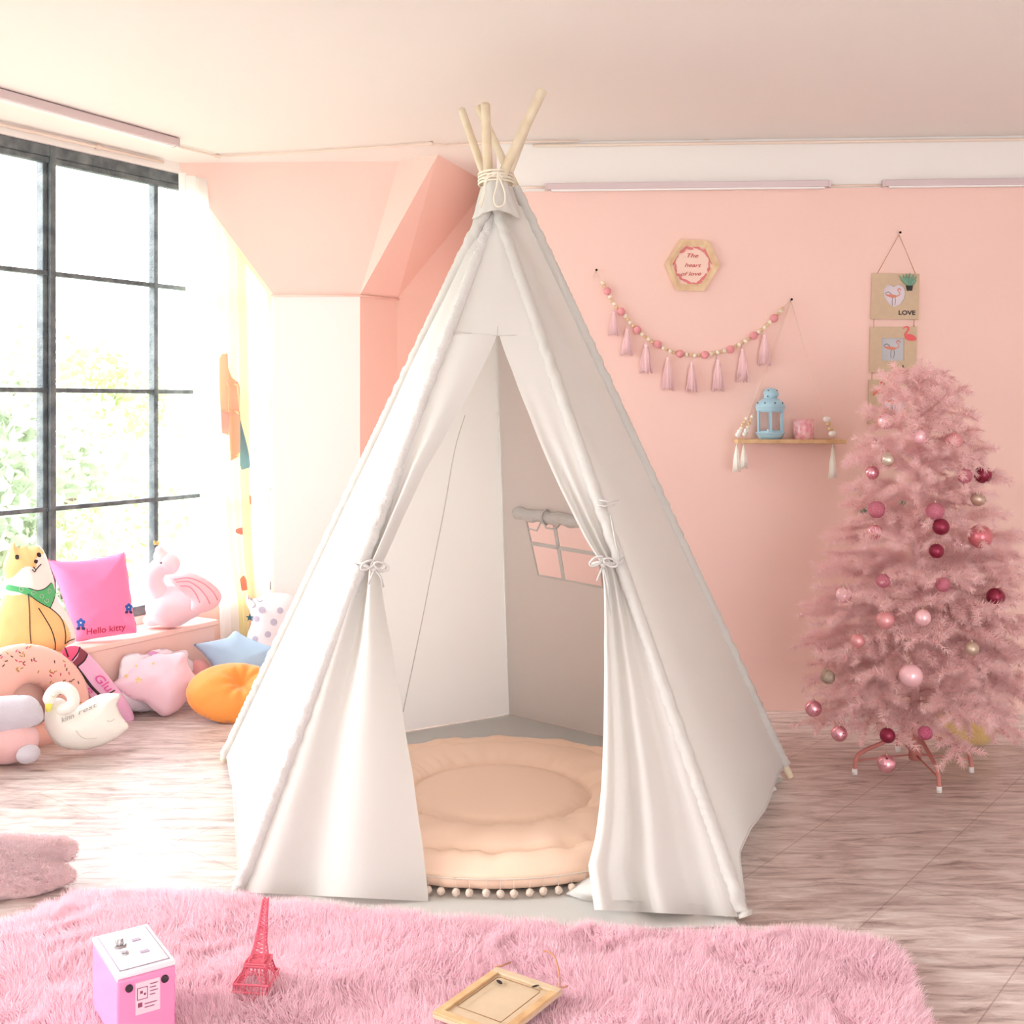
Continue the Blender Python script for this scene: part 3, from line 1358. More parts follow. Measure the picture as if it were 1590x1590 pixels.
    for bx_ in (848,):
        c = bpx(bx_, 803, .022)
        d = (B - A).normalized()
        u_ = d.cross(nR2)
        ring = [c + (nR2 * math.cos(a) + u_ * math.sin(a)) * .032 for a in np.linspace(0, 2 * PI, 16)[:-1]]
        mb.tube(ring, .004, 5, closed=True)
        mb.tube([ring[0], ring[0] + Vector((.02, -.01, -.03)), ring[0] + Vector((.06, -.01, -.035)), ring[0] + Vector((.08, 0, -.01))], .004, 5)
        mb.tube([ring[0], ring[0] + Vector((-.02, -.01, -.04)), ring[0] + Vector((-.06, -.01, -.03))], .004, 5)
    mb.build('blind_tie', M_canvas2, root)

    # sleeves round the poles
    for k, r in (('FL', .0225), ('FR', .0215), ('BL', .0255), ('BR', .0225), ('B', .0245)):
        f, d = L_[k]
        dn_ = d.normalized()
        a = dn_.orthogonal().normalized()
        b = dn_.cross(a)
        seed = ord(k[-1]) + len(k)
        zb = .0 if k in ('FL', 'FR') else (.03 if k != 'BR' else .06)
        nseg = 300

        def fn2(u, v, k=k, f=f, d=d, r=r, a=a, b=b, seed=seed, zb=zb):
            z = lerp(zb, 2.345 if k == 'BR' else 2.29, v)
            q = u * 2 * PI
            ruf = .0028 * math.sin(z * 95 + 2.2 * math.sin(q + z * 7) + seed) * (0.5 + .5 * math.sin(z * 11 + seed)) + .0012 * math.sin(z * 260 + q * 2)
            if z < .35:
                ruf *= 1.8
            rr = r + ruf
            rr = rr * (1 if z < 2.1 else lerp(1, .85, (z - 2.1) / .2))
            return f + d * max(z, .004 + .0) + (a * math.cos(q) + b * math.sin(q)) * rr + Vector((0, 0, .012 if z < .02 else 0))
        mb = MB()
        mb.grid(fn2, 16, nseg)
        mb.build('pole_sleeve', M_canvas2 if k == 'FL' else M_canvas, root)
    # floor sheet
    mb = MB()
    order = ['FL', 'FR', 'BR', 'B', 'BL']
    pts = [PZ(372, 1404), PZ(560, 1424), PZ(700, 1437), PZ(950, 1446), PZ(1148, 1440), feet['FR'].lerp(centre, .05)]
    for t_ in (.2, .4, .6, .8):
        p = feet['FR'].lerp(feet['BR'], t_)
        pts.append(p.lerp(centre, .04 + .17 * math.sin(PI * t_)))
    pts += [feet[k].lerp(centre, .03) for k in ('BR', 'B', 'BL')]
    mb.prism([p + Vector((0, 0, .002)) for p in pts], (0, 0, .004))
    mb.build('groundsheet', M_canvas, root, smooth=False)
    # seams on the front panel
    def fp(px, py, off=.016):
        return PP(px, py, fa + nF * off, nF)
    mb = MB()
    mb.tube([fp(x, y) for x, y in ((700, 513), (735, 518), (772, 521), (838, 519))], .0016, 5)
    mb.tube([fp(772, 521), fp(777, 420), fp(777, 330)], .0014, 5)
    mb.build('seam', M_canvas2, root)

    # tie-back bands and bows
    def loop(c, rx, rz, rr_, tilt=0, n=18):
        ux = Vector((math.cos(tilt), 0, math.sin(tilt)))
        uz = Vector((-math.sin(tilt), 0, math.cos(tilt)))
        return [c + ux * rx * math.cos(a) + uz * rz * math.sin(a) + Vector((0, -rr_ * math.sin(a * .5), 0)) for a in np.linspace(0, 2 * PI, n + 1)[:-1]]
    for (tx, ty, side) in ((575, 878, -1), (944, 872, 1)):
        mb = MB()
        c = fp(tx, ty, .03)
        ring = [c + Vector((.05 * math.cos(a), .045 * math.sin(a), .008 * math.sin(a * 2) + .01 * math.cos(a) * side)) for a in np.linspace(0, 2 * PI, 22)[:-1]]
        mb.tube(ring, .006, 6, closed=True)
        fr = c + Vector((.02 * -side, -.05, -.005))
        mb.tube(loop(fr + Vector((-.022, 0, .014)), .024, .012, .01, .5), .004, 6, closed=True)
        mb.tube(loop(fr + Vector((.024, 0, .010)), .024, .012, .01, -.4), .004, 6, closed=True)
        mb.ball(fr, .009, 8)
        e1 = fr + Vector((.022 if side > 0 else .03, 0, -.18 if side > 0 else -.06))
        mb.tube([fr, fr.lerp(e1, .4) + Vector((.008, -.006, 0)), e1], .0035, 5)
        mb.tube([fr, fr + Vector((-.02, -.004, -.05))], .0035, 5)
        mb.build('tie_back', M_canvas2, root)
    # loose tapes on the right pole
    mb = MB()
    for (x, y) in ((938, 783), (944, 776)):
        c = fp(x, y, .03)
        mb.tube([c + Vector((-.03, -.015, 0)), c + Vector((0, -.03, -.004)), c + Vector((.035, -.01, 0))], .003, 5)
    mb.tube([fp(948, 800, .04), fp(955, 840, .045), fp(962, 866, .04)], .003, 5)
    mb.build('tape', M_canvas2, root)

    # rope lashing
    mb = MB()
    c0 = Vector((P(770, 280, 4.44)))
    pts = []
    for i in range(90):
        a = i / 89 * 2 * PI * 4.2
        pts.append(c0 + Vector((.066 * math.cos(a), .118 * math.sin(a), -.022 + .05 * i / 89 + .006 * math.sin(a * 1.0))))
    mb.tube(pts, .0042, 7)
    mb.build('lashing_rope', M_rope, root)
    Yf = 4.268
    for path in ([(772, 270), (778, 282), (784, 300), (783, 316), (776, 321), (769, 318), (767, 306), (771, 290), (773, 272)],
                 [(768, 271), (758, 276), (752, 290), (749, 305), (744, 318)],
                 [(770, 270), (760, 270), (754, 282), (752, 300), (746, 322)],
                 [(752, 278), (762, 269), (772, 268), (780, 276)]):
        mb = MB()
        mb.tube([P(x, y, Yf) for x, y in smooth_poly(path, 6, False)], .0036, 6)
        mb.build('rope_loop', M_rope, root)
    # gathered collar under the lashing
    mb = MB()
    def fc(u, v):
        q = u * 2 * PI
        z = lerp(2.21, 2.335, v)
        rp = .003 * math.sin(q * 11 + v * 5)
        return Vector((c0.x + .004 + (lerp(.094, .058, v) + rp) * math.cos(q), c0.y + (lerp(.155, .108, v) + rp) * math.sin(q), z + .008 * math.sin(q * 3)))
    mb.grid(fc, 60, 8)
    mb.build('collar', M_canvas, root)
    return feet, centre


feet, tent_c = tent()

# ------------------------------------------------------------------ round padded mat
def pad():
    M = mat('peach_cotton', srgb(252, 218, 194), 0.8, bump=0.08, bump_scale=500)
    Mp = mat('cream_pompom', srgb(244, 224, 208), 0.95, bump=.6, bump_scale=400)
    c = Vector((-.06, 4.24, .008))
    root = empty('floor_cushion', c, 'round peach quilted floor cushion with pompom trim inside the tent', 'cushion')
    R, T = .70, .125

    def prof(r):
        # height of the top surface against radius
        if r < .33:
            x = r / .33
            return .085 + .035 * math.sqrt(max(0, 1 - x ** 6)) * (1 - .1 * x)
        if r < .585:
            x = (r - .33) / .255
            return .082 + .045 * math.sin(PI * x) ** .5
        x = (r - .585) / (R - .585)
        return .078 + .035 * math.sin(PI * min(x, .99)) ** .5 - .03 * x
    mb = MB()
    nu = 160
    rs = [0.001] + list(np.linspace(.05, .33, 8)) + list(np.linspace(.34, .58, 12)) + list(np.linspace(.59, R - .02, 7))

    def zz(r, a):
        cx = .33
        w_ = 0
        if r > .30:
            w_ += .004 * math.sin(a * 46 + 3 * math.sin(a * 5)) * math.exp(-((r - .36) / .05) ** 2)
            w_ += .005 * math.sin(a * 38 + 2 * math.sin(a * 7)) * math.exp(-((r - .60) / .06) ** 2)
            w_ += .004 * math.sin(a * 17 + r * 20)
        return prof(r) + w_
    for r in rs:
        for j in range(nu):
            a = 2 * PI * j / nu
            off = .06 * max(0, 1 - r / .5) if r < .5 else 0
            mb.v.append((c.x + r * math.cos(a) + .02 * (1 - r / R), c.y + r * math.sin(a) - .09 * (1 - (r / R) ** 2), c.z + zz(r, a)))
    side = [(R, .066), (R + .022, .045), (R + .016, .02), (R - .02, .004), (R - .12, 0), (.01, 0)]
    for r, h in side:
        for j in range(nu):
            a = 2 * PI * j / nu
            rr = r + (.005 * math.sin(a * 60 + 3 * math.sin(a * 9)) if r > R - .01 else 0)
            mb.v.append((c.x + rr * math.cos(a), c.y + rr * math.sin(a), c.z + h))
    n = len(rs) + len(side)
    for i in range(n - 1):
        for j in range(nu):
            a, b = i * nu + j, i * nu + (j + 1) % nu
            mb.f.append((a, b, b + nu, a + nu))
            mb.mi.append(0)
    mb.build('padding', M, root)
    mb = MB()
    ring = lambda r, z, n=120, dx=0, dy=0: [Vector((c.x + dx + r * math.cos(2 * PI * j / n), c.y + dy + r * math.sin(2 * PI * j / n), c.z + z)) for j in range(n)]
    mb.tube(ring(R + .027, .052), .0028, 6, closed=True)
    mb.build('trim_braid', Mp, root)
    k = 44
    for i in range(k):
        a = lerp(-PI + .25, -.25, i / (k - 1)) + random.uniform(-.006, .006)
        p = Vector((c.x + (R + .030) * math.cos(a), c.y + (R + .030) * math.sin(a), c.z + .05))
        m = MB()
        q = p + Vector((0, -.006, -.026 - random.uniform(0, .004)))
        m.tube([p, q], .0014, 5)
        k0 = len(m.v)
        m.ball(q + Vector((0, -.002, -.008)), .0125, 12)
        for t_ in range(k0, len(m.v)):
            v = Vector(m.v[t_])
            m.v[t_] = tuple(v + Vector((random.uniform(-1, 1), random.uniform(-1, 1), random.uniform(-1, 1))) * .0009)
        m.build('pompom', Mp, root)


pad()

# ================================================================== WALL DECOR
M_bead = mat('cream_wood_bead', srgb(250, 238, 216), 0.5)
M_bead2 = mat('tan_wood_bead', srgb(228, 196, 150), 0.5)
M_beadp = mat('pink_felt_bead', srgb(238, 160, 166), 0.8)
M_tasp = mat('pink_yarn', srgb(255, 216, 218), 0.95)
M_tasw = mat('cream_yarn', srgb(255, 250, 240), 0.95)
M_thread = mat('pale_thread', srgb(246, 214, 196), 0.8)


def tassel(top, ln, wd_, m, parent, name='tassel', n=46):
    """yarn tassel hanging from top"""
    mb = MB()
    top = Vector(top)
    nk = ln * .14
    mb.tube([top, top - Vector((0, 0, nk))], .0022, 6)
    mb.ball(top - Vector((0, 0, nk)), wd_ * .16, 10)
    mb.tube([top - Vector((0, 0, nk * 1.6)), top - Vector((0, 0, nk * 1.9))], wd_ * .17, 10)
    mb.lathe([(wd_ * .13, -nk), (wd_ * .30, -ln * .5), (wd_ * .42, -ln * .93), (0, -ln * .93)], top, 18)
    for i in range(n):
        a = 2 * PI * i / n * 3.7
        r0 = wd_ * .12
        r1 = wd_ * .5 * (.86 + .14 * (i % 3) / 2)
        z1 = ln * random.uniform(.94, 1.03)
        p0 = top + Vector((r0 * math.cos(a), r0 * math.sin(a) * .8, -nk))
        p1 = top + Vector((r1 * .72 * math.cos(a), r1 * .72 * math.sin(a), -lerp(nk, z1, .5)))
        p2 = top + Vector((r1 * math.cos(a) + random.uniform(-.002, .002), r1 * math.sin(a), -z1))
        mb.tube([p0, p1, p2], [.0016, .0021, .0018], 4)
    return mb.build(name, m, parent)


def nail(px, py, label):
    c = BW(px, py, .0)
    mb = MB()
    mb.lathe([(0.0, -.002), (.0018, -.002), (.0018, .020), (.0055, .021), (.006, .024), (.003, .0265), (0, .027)], c, 12, bw_n)
    o = mb.build('nail', M_nail)
    recenter(o, c)
    tag(o, label, 'nail')


nail(926, 420, 'small dark nail holding the high end of the bead garland')
nail(1228, 465.5, 'small dark nail carrying the swing shelf and garland end')
nail(1396, 362, 'small dark nail at the top of the hanging photo frames')

# garland
gp = [(150, 425), (190, 495), (215, 550), (245, 595), (285, 635), (320, 675), (355, 720), (395, 762), (440, 800), (485, 835), (535, 860), (585, 890), (635, 912), (690, 925), (745, 932), (800, 937), (860, 932), (915, 922), (965, 912), (1035, 895), (1085, 868), (1140, 835), (1195, 800), (1240, 768), (1285, 730), (1335, 680), (1370, 645), (1400, 605)]
Z5 = lambda p: (900 + p[0] / 4.417, 340 + p[1] / 4.417)
gpx = smooth_poly([Z5(p) for p in gp], 14, False)
ga = empty('bead_garland', BW(1075, 550, .02), 'wooden bead garland with pink tassels strung across the pink wall', 'garland')
mb = MB()
allp = [(926, 420)] + [tuple(p) for p in gpx[::4]] + [(1228, 466)]
mb.tube([BW(x, y, .015) for x, y in allp], .0012, 5)
mb.tube([BW(926, 420, .012), BW(921, 428, .01), BW(922, 436, .01)], .0012, 5)
mb.build('string', M_thread, ga)
big = [np.array(Z5(p)) for p in [(190, 495), (285, 635), (395, 762), (535, 860), (690, 925), (860, 932), (1035, 895), (1195, 800), (1335, 680)]]
dist = np.concatenate([[0], np.cumsum(np.linalg.norm(np.diff(gpx, axis=0), axis=1))])
bd = sorted(float(dist[np.linalg.norm(gpx - b, axis=1).argmin()]) for b in big)


def atd(d):
    return (np.interp(d, dist, gpx[:, 0]), np.interp(d, dist, gpx[:, 1]))


for d in bd:
    c = BW(*atd(d), .018)
    mb = MB()
    mb.ball(c, .0195, 16)
    mb.build('pink_bead', M_beadp, ga)
edges_ = [0] + bd + [dist[-1]]
kk = 0
for a, b in zip(edges_[:-1], edges_[1:]):
    a2 = a + (6.6 if a > 0 else 0)
    b2 = b - (6.6 if b < dist[-1] else 0)
    n = max(1, int(round((b2 - a2) / 6.0)))
    for i in range(n):
        d = a2 + (b2 - a2) * (i + .5) / n
        kk += 1
        small = kk % 2 == 0
        mb = MB()
        mb.ball(BW(*atd(d), .016), .0086 if small else .0106, 12)
        mb.build('wood_bead', M_bead2 if small else M_bead, ga)
for t, b, w_ in [((235, 615), 800, 78), ((325, 728), 935, 84), ((455, 840), 1055, 100), ((605, 925), 1175, 88), ((770, 960), 1185, 80), ((950, 935), 1180, 88), ((1118, 865), 1115, 82), ((1268, 770), 1005, 96)]:
    x, y = Z5(t)
    yb = 340 + b / 4.417
    p = BW(x, y, .022)
    q = BW(x, yb, .022)
    tassel(p, (p - q).length, w_ / 4.417 * 5.6 / F, M_tasp, ga)

# hexagon plaque
hexp = [(1056.9, 371.7), (1101, 374), (1117.8, 412.4), (1092.9, 452), (1049.4, 450.5), (1032.4, 410)]
hc = np.mean(hexp, 0)


def sc_(pts, c, k):
    return [tuple(np.array(c) + (np.array(p) - c) * k) for p in pts]


pl = empty('hexagon_plaque', BW(hc[0], hc[1], 0), 'wooden hexagon plaque with red lettering above the bead garland', 'plaque')


def ringm(outer, inner, o0, o1, name, m, parent, fn=BW):
    mb = MB()
    n = len(outer)
    v = [fn(*p, o0) for p in outer] + [fn(*p, o1) for p in outer] + [fn(*p, o1) for p in inner] + [fn(*p, o0) for p in inner]
    f = []
    for i in range(n):
        j = (i + 1) % n
        f += [(i, j, n + j, n + i), (n + i, n + j, 2 * n + j, 2 * n + i), (2 * n + i, 2 * n + j, 3 * n + j, 3 * n + i)]
    mb.add(v, f)
    return mb.build(name, m, parent, smooth=False)


M_plq = mat('plaque_wood', srgb(238, 208, 168), 0.5, col2=srgb(220, 182, 140), noise_scale=25)
ringm(hexp, sc_(hexp, hc, .84), .0, .022, 'outer_frame', M_plq, pl)
ringm(sc_(hexp, hc, .835), sc_(hexp, hc, .74), .0, .016, 'inner_frame', M_plq, pl)
mb = MB()
mb.prism([BW(*p, .001) for p in sc_(hexp, hc, .83)], bw_n * .007)
mb.build('panel', mat('plaque_cream_pink', srgb(248, 214, 198), 0.6), pl, smooth=False)
M_leafred = mat('pink_red_leaf_print', srgb(226, 128, 130), 0.6)
mb = MB()
for i in range(26):
    a = i / 26 * 2 * PI + random.uniform(-.05, .05)
    rr = random.uniform(26, 29.5)
    cx_, cy_ = hc[0] + rr * math.cos(a), hc[1] + rr * math.sin(a)
    th = a + random.choice([1.2, 1.9, 1.57])
    l_, w_ = random.uniform(3.5, 7), random.uniform(1.4, 2.6)
    pts = []
    for q in np.linspace(0, 2 * PI, 11)[:-1]:
        u, v = l_ * math.cos(q), w_ * math.sin(q)
        pts.append(BW(cx_ + u * math.cos(th) - v * math.sin(th), cy_ + u * math.sin(th) + v * math.cos(th), .0095 + .0002 * (i % 4)))
    mb.poly(pts)
mb.build('leaf_wreath', M_leafred, pl, smooth=False)
M_redtxt = mat('red_lettering', srgb(206, 92, 88), 0.5)
pfn = lambda x, y: BW(x, y, .0112)
text_on('The', pfn, 'lettering', M_redtxt, pl, (1067, 399.5), (1084.5, 400), 6.2, 0.35)
text_on('heart', pfn, 'lettering', M_redtxt, pl, (1063, 414), (1089, 415), 6.0, 0.35)
text_on('of love', pfn, 'lettering', M_redtxt, pl, (1057, 428), (1089, 427.5), 5.8, 0.35)

# swing shelf
Ys = 5.56
sh = empty('swing_shelf', BW(1218, 688, .08), 'wooden board shelf hung from one nail on beaded cords', 'shelf')
zt = 1.5 - (683 - HY) / F * 5.47
p0 = BW(1139, 684, .015)
p1 = BW(1304, 686, .015)
p0.z = p1.z = zt
mb = MB()
mb.box(p0 - Vector((0, 0, .020)), p1 - p0, bw_n * .145, (0, 0, .020))
sharp(mb.build('board', M_wood, sh, bevel=.003))
nl = BW(1228, 467, .02)
beads_specs = []


def shelf_cord(px_top, px_bot, off, bl, tas, up=None):
    """cord from the nail down through beads, the board and a tassel"""
    q0 = BW(px_bot[0], 684, off)
    q0.z = zt
    s = BW(px_top[0], px_top[1], off)
    mb = MB()
    mb.tube([nl, s, q0], .0013, 5)
    mb.build('cord', M_thread, sh)
    n = len(bl)
    for i, (r, m) in enumerate(bl):
        c = s.lerp(q0 + Vector((0, 0, .012)), (i + .4) / n)
        mb = MB()
        if r > .011:
            mb.lathe([(0, r), (r * .6, r * .8), (r, r * .3), (r, -r * .3), (r * .6, -r * .8), (0, -r)], c, 7)
            ob = mb.build('bead', m, sh, smooth=False)
        else:
            mb.ball(c, r, 10)
            mb.build('bead', m, sh)
    tt = q0 - Vector((0, 0, .02))
    if tas:
        tassel(tt, tas, .038, M_tasw, sh, n=34)


B1_ = [(.0095, M_bead), (.0085, M_bead2), (.0085, M_bead2), (.0085, M_bead), (.0125, M_white), (.0125, M_white)]
shelf_cord((1160, 648), (1144, 684), .135, B1_, .135)
shelf_cord((1169, 645), (1155, 684), .03, B1_, .125)
B2_ = [(.0135, M_white), (.0085, M_bead2), (.0085, M_bead2), (.0145, M_white)]
shelf_cord((1281, 648), (1293, 684), .12, B2_, .165)
shelf_cord((1284, 648), (1296, 684), .03, B2_, 0)

# lantern
def lantern():
    M = mat('light_blue_enamel', srgb(168, 206, 222), 0.42)
    Md = mat('dark_hole', srgb(40, 56, 66), 0.6)
    c = BW(1196, 684, .078)
    c.z = zt
    r = empty('lantern', c, 'light blue metal candle lantern with domed lid on the swing shelf', 'lantern')
    k = .00309
    mb = MB()
    mb.lathe([(0, 0), (.050, 0), (.054, .004), (.060, .012), (.064, .020), (.066, .026), (.070, .028), (.070, .034), (0, .034)], c, 32)
    sharp(mb.build('base', M, r), 50)
    for i in range(6):
        a0 = 2 * PI * (i + .30) / 6
        a1 = a0 + 2 * PI / 6
        rr = .064
        A = c + Vector((rr * math.cos(a0), rr * math.sin(a0), .034))
        B = c + Vector((rr * math.cos(a1), rr * math.sin(a1), .034))
        hgt = .104
        mb = MB()
        up = Vector((0, 0, hgt))
        d = (B - A)
        n = Vector((0, 0, 1)).cross(d).normalized()
        for a, b, w_ in ((A, A + up, 0), (B, B + up, 0), (A, B, 1), (A + up, B + up, 1)):
            e = (b - a).normalized()
            s = e.cross(n) * .0068
            off = Vector((0, 0, .005 if (w_ and a is A) else 0))
            mb.prism([a - s, b - s, b + s, a + s], n * .003)
        mb.build('side_frame', M, r, smooth=False)
    mb = MB()
    z0 = .138
    mb.lathe([(0, z0), (.068, z0), (.068, z0 + .013), (.070, z0 + .016), (.068, z0 + .026), (.060, z0 + .040), (.046, z0 + .052), (.034, z0 + .058), (.030, z0 + .060), (.030, z0 + .076), (0, z0 + .078)], c, 32)
    sharp(mb.build('dome_lid', M, r), 50)
    tp = c + Vector((0.003, 0, z0 + .074))
    ax = Vector((.16, -.1, 1)).normalized()
    mb = MB()
    mb.lathe([(0, 0), (.036, 0), (.038, .006), (.034, .018), (.026, .028), (.014, .034), (0, .036)], tp, 28, ax)
    sharp(mb.build('cap', M, r), 60)
    mb = MB()
    for i in range(8):
        a = 2 * PI * (i + .2) / 8
        p = c + Vector((.0625 * math.cos(a), .0625 * math.sin(a), z0 + .036))
        mb.ball(p, .0042, 8)
        if i % 2:
            p = c + Vector((.0296 * math.cos(a), .0296 * math.sin(a), z0 + .068))
            mb.ball(p, .004, 8)
            p = tp + Vector((.031 * math.cos(a), .031 * math.sin(a), .022))
            mb.ball(p, .0038, 8)
    o = mb.build('vent_holes', Md, r)
    o['kind'] = 'stuff'
    mb = MB()
    mb.lathe([(.019, .035), (.019, .050), (.017, .051), (.017, .048), (0, .048)], c, 20)
    mb.build('candle_cup', mat('tin', srgb(200, 204, 206), .3, .8), r)


lantern()
# candle glass
c = BW(1248, 684, .075)
c.z = zt
r = empty('candle', c, 'pink candle in a frosted patterned glass on the swing shelf', 'candle')
mb = MB()
mb.lathe([(0, 0), (.046, 0), (.048, .004), (.048, .094), (.046, .096), (.044, .094), (.044, .080), (0, .080)], c, 32)
sharp(mb.build('glass_jar', mat('pink_etched_glass', srgb(232, 146, 158), 0.22, col2=srgb(248, 206, 206), noise_scale=55, coat=.4), r), 50)
mb = MB()
mb.lathe([(0, .0805), (.0435, .0805), (.0435, .083), (0, .084)], c, 24)
mb.tube([c + Vector((0, 0, .083)), c + Vector((.001, 0, .094))], .0012, 6)
mb.build('wax', mat('pink_wax', srgb(240, 180, 184), .6), r)

# hanging photo frames
pf = empty('hanging_photo_frame', BW(1390, 540, .0), 'three beige board photo frames hung in a column on a cord', 'picture frame')
mb = MB()
mb.tube([BW(1396, 364, .02), BW(1362, 425, .012)], .0014, 5)
mb.tube([BW(1396, 364, .02), BW(1421.5, 425, .012)], .0014, 5)
mb.build('cord', mat('tan_twine', srgb(196, 140, 104), .9), pf)
MT = MATS['tan_twine']
for (x1, y1, x2, y2) in ((1357, 494, 1357, 509), (1419.5, 494, 1419, 509), (1354, 577, 1354, 590), (1417, 577, 1417, 591)):
    mb = MB()
    mb.tube([BW(x1, y1, .008), BW(x2, y2, .008)], .0014, 5)
    mb.build('cord', MT, pf)
M_photo = mat('pale_print_paper', srgb(226, 214, 222), .5)
M_photob = mat('grey_print_paper', srgb(196, 198, 204), .5)
M_flam = mat('flamingo_print_pink', srgb(222, 140, 120), .6)
M_redf = mat('red_flamingo_enamel', srgb(224, 62, 56), .4)
M_corf = mat('coral_flamingo_enamel', srgb(230, 86, 88), .4)


def frame_with_hole(corners, hole, name, parent):
    bm = bmesh.new()
    O = [BW(*p, .014) for p in corners]
    Hh = [BW(*p, .014) for p in hole]
    for ring in (O, Hh):
        v = [bm.verts.new(p) for p in ring]
        for i in range(len(v)):
            bm.edges.new((v[i], v[(i + 1) % len(v)]))
    r_ = bmesh.ops.triangle_fill(bm, edges=bm.edges[:], use_beauty=True, normal=bw_n)
    fs = [g for g in r_['geom'] if isinstance(g, bmesh.types.BMFace)]
    ex = bmesh.ops.extrude_face_region(bm, geom=fs)
    bmesh.ops.translate(bm, verts=[g for g in ex['geom'] if isinstance(g, bmesh.types.BMVert)], vec=-bw_n * .012)
    bmesh.ops.recalc_face_normals(bm, faces=bm.faces)
    me = bpy.data.meshes.new(name)
    bm.to_mesh(me)
    bm.free()
    return link(name, me, M_mdf, parent, smooth=False)


def stroke(pts, w_, mb, off, fn=BW, n=6):
    pp = smooth_poly(pts, n, False)
    ww = w_ if isinstance(w_, list) else [w_] * len(pts)
    ws = np.interp(np.linspace(0, 1, len(pp)), np.linspace(0, 1, len(ww)), ww)
    L_, R_ = [], []
    for i, p in enumerate(pp):
        t = pp[min(i + 1, len(pp) - 1)] - pp[max(i - 1, 0)]
        t = t / (np.linalg.norm(t) + 1e-9)
        s = np.array([-t[1], t[0]]) * ws[i] / 2
        L_.append(fn(*(p + s), off))
        R_.append(fn(*(p - s), off))
    k = len(L_)
    mb.add(L_ + R_, [(i, i + 1, k + i + 1, k + i) for i in range(k - 1)])
    return mb


def flamingo_print(cx_, cy_, s, parent, flip=1):
    mb = MB()
    q = lambda pts: [(cx_ + flip * a * s, cy_ + b * s) for a, b in pts]
    stroke(q([(-14, -2), (-8, 0), (-1, 1), (5, 1)]), [.8 * s, 4 * s, 5.5 * s, 2 * s], mb, .0052)
    stroke(q([(4, 1), (9, -1), (9.5, -5), (6.5, -8), (8, -11), (11, -10), (11.5, -7.5)]), [1.8 * s, 1.5 * s, 1.4 * s, 1.4 * s, 2.2 * s, 1.8 * s, .6 * s], mb, .0053)
    mb.build('flamingo_print', M_flam, parent, smooth=False)
    mb = MB()
    stroke(q([(-2, 3), (-3, 9), (-2.5, 16)]), .7 * s, mb, .0054)
    stroke(q([(2, 3), (2.5, 9), (1.5, 16)]), .7 * s, mb, .0054)
    stroke(q([(-14, -3), (-9, -6), (-4, -2)]), .9 * s, mb, .0054)
    mb.build('print_lines', M_brownline, parent, smooth=False)


def solid(pts, off, th, name, m, parent, fn=BW, ns=5):
    pp = smooth_poly(pts, ns) if ns else pts
    mb = MB()
    mb.prism([fn(*p, off) for p in pp], bw_n * th)
    return mb.build(name, m, parent, smooth=False)


f1 = [(1354.6, 423.8), (1427.7, 425), (1426.6, 496.2), (1352, 495)]
heart = [(1389, 445), (1396, 441.5), (1403, 444), (1406.5, 452), (1405, 463), (1399, 472), (1389, 477), (1379, 471), (1373, 461), (1372, 451), (1376, 443.5), (1383, 441.5)]
frame_with_hole(f1, heart, 'frame_board', pf)
f2 = [(1351.4, 508), (1424, 507.5), (1423, 578), (1350, 577.8)]
sq2 = [(1369, 525), (1404.5, 525), (1404, 560), (1368.5, 560)]
frame_with_hole(f2, sq2, 'frame_board', pf)
f3 = [(1349.6, 589.5), (1422, 590), (1420.5, 660), (1347.8, 659)]
ci3 = [(1388 + 19 * math.cos(a), 626 + 18 * math.sin(a)) for a in np.linspace(0, 2 * PI, 25)[:-1]]
frame_with_hole(f3, ci3, 'frame_board', pf)
for hp, m in ((sc_(f1, np.mean(f1, 0), .8), M_photo), (sc_(f2, np.mean(f2, 0), .8), M_photob), (sc_(f3, np.mean(f3, 0), .8), M_photo)):
    mb = MB()
    mb.poly([BW(*p, .0045) for p in hp])
    mb.build('photo_print', m, pf, smooth=False)
flamingo_print(1388, 459, .95, pf)
flamingo_print(1386, 540, 1.0, pf)
flamingo_print(1388, 623, .95, pf)
bfn = lambda x, y: BW(x, y, .0150)
text_on('LOVE', bfn, 'lettering', M_black, pf, (1395.2, 488.5), (1421.4, 488.8), 6.4, 0.0, 0.035)
text_on('A', bfn, 'lettering', M_black, pf, (1399.5, 573), (1404.6, 573), 6.4, 0.0, 0.035)
# succulent in a black pot on the top frame
mb = MB()
for (a, b, w_) in (((1411.5, 443), (1396, 427), 3.6), ((1411.5, 443), (1402, 426), 3.6), ((1411.5, 442), (1407, 424.5), 3.8), ((1411.5, 442), (1413.5, 423.5), 3.8), ((1412, 442), (1419, 425.5), 3.8), ((1412.5, 443), (1424, 429), 3.6), ((1412, 443), (1399, 433), 3.4), ((1413, 443), (1423, 435), 3.2)):
    stroke([a, ((a[0] + b[0]) / 2, (a[1] + b[1]) / 2 + .6), b], [2, w_, .5], mb, .020 + random.uniform(0, .004), n=4)
o = mb.build('succulent_leaves', mat('painted_green', srgb(110, 156, 130), .5), pf, smooth=False)
sm = o.modifiers.new('s', 'SOLIDIFY')
sm.thickness = .003
solid([(1406.5, 443.5), (1417, 443.5), (1415.6, 451.5), (1408, 451.5)], .0145, .008, 'plant_pot', M_black, pf, ns=0)
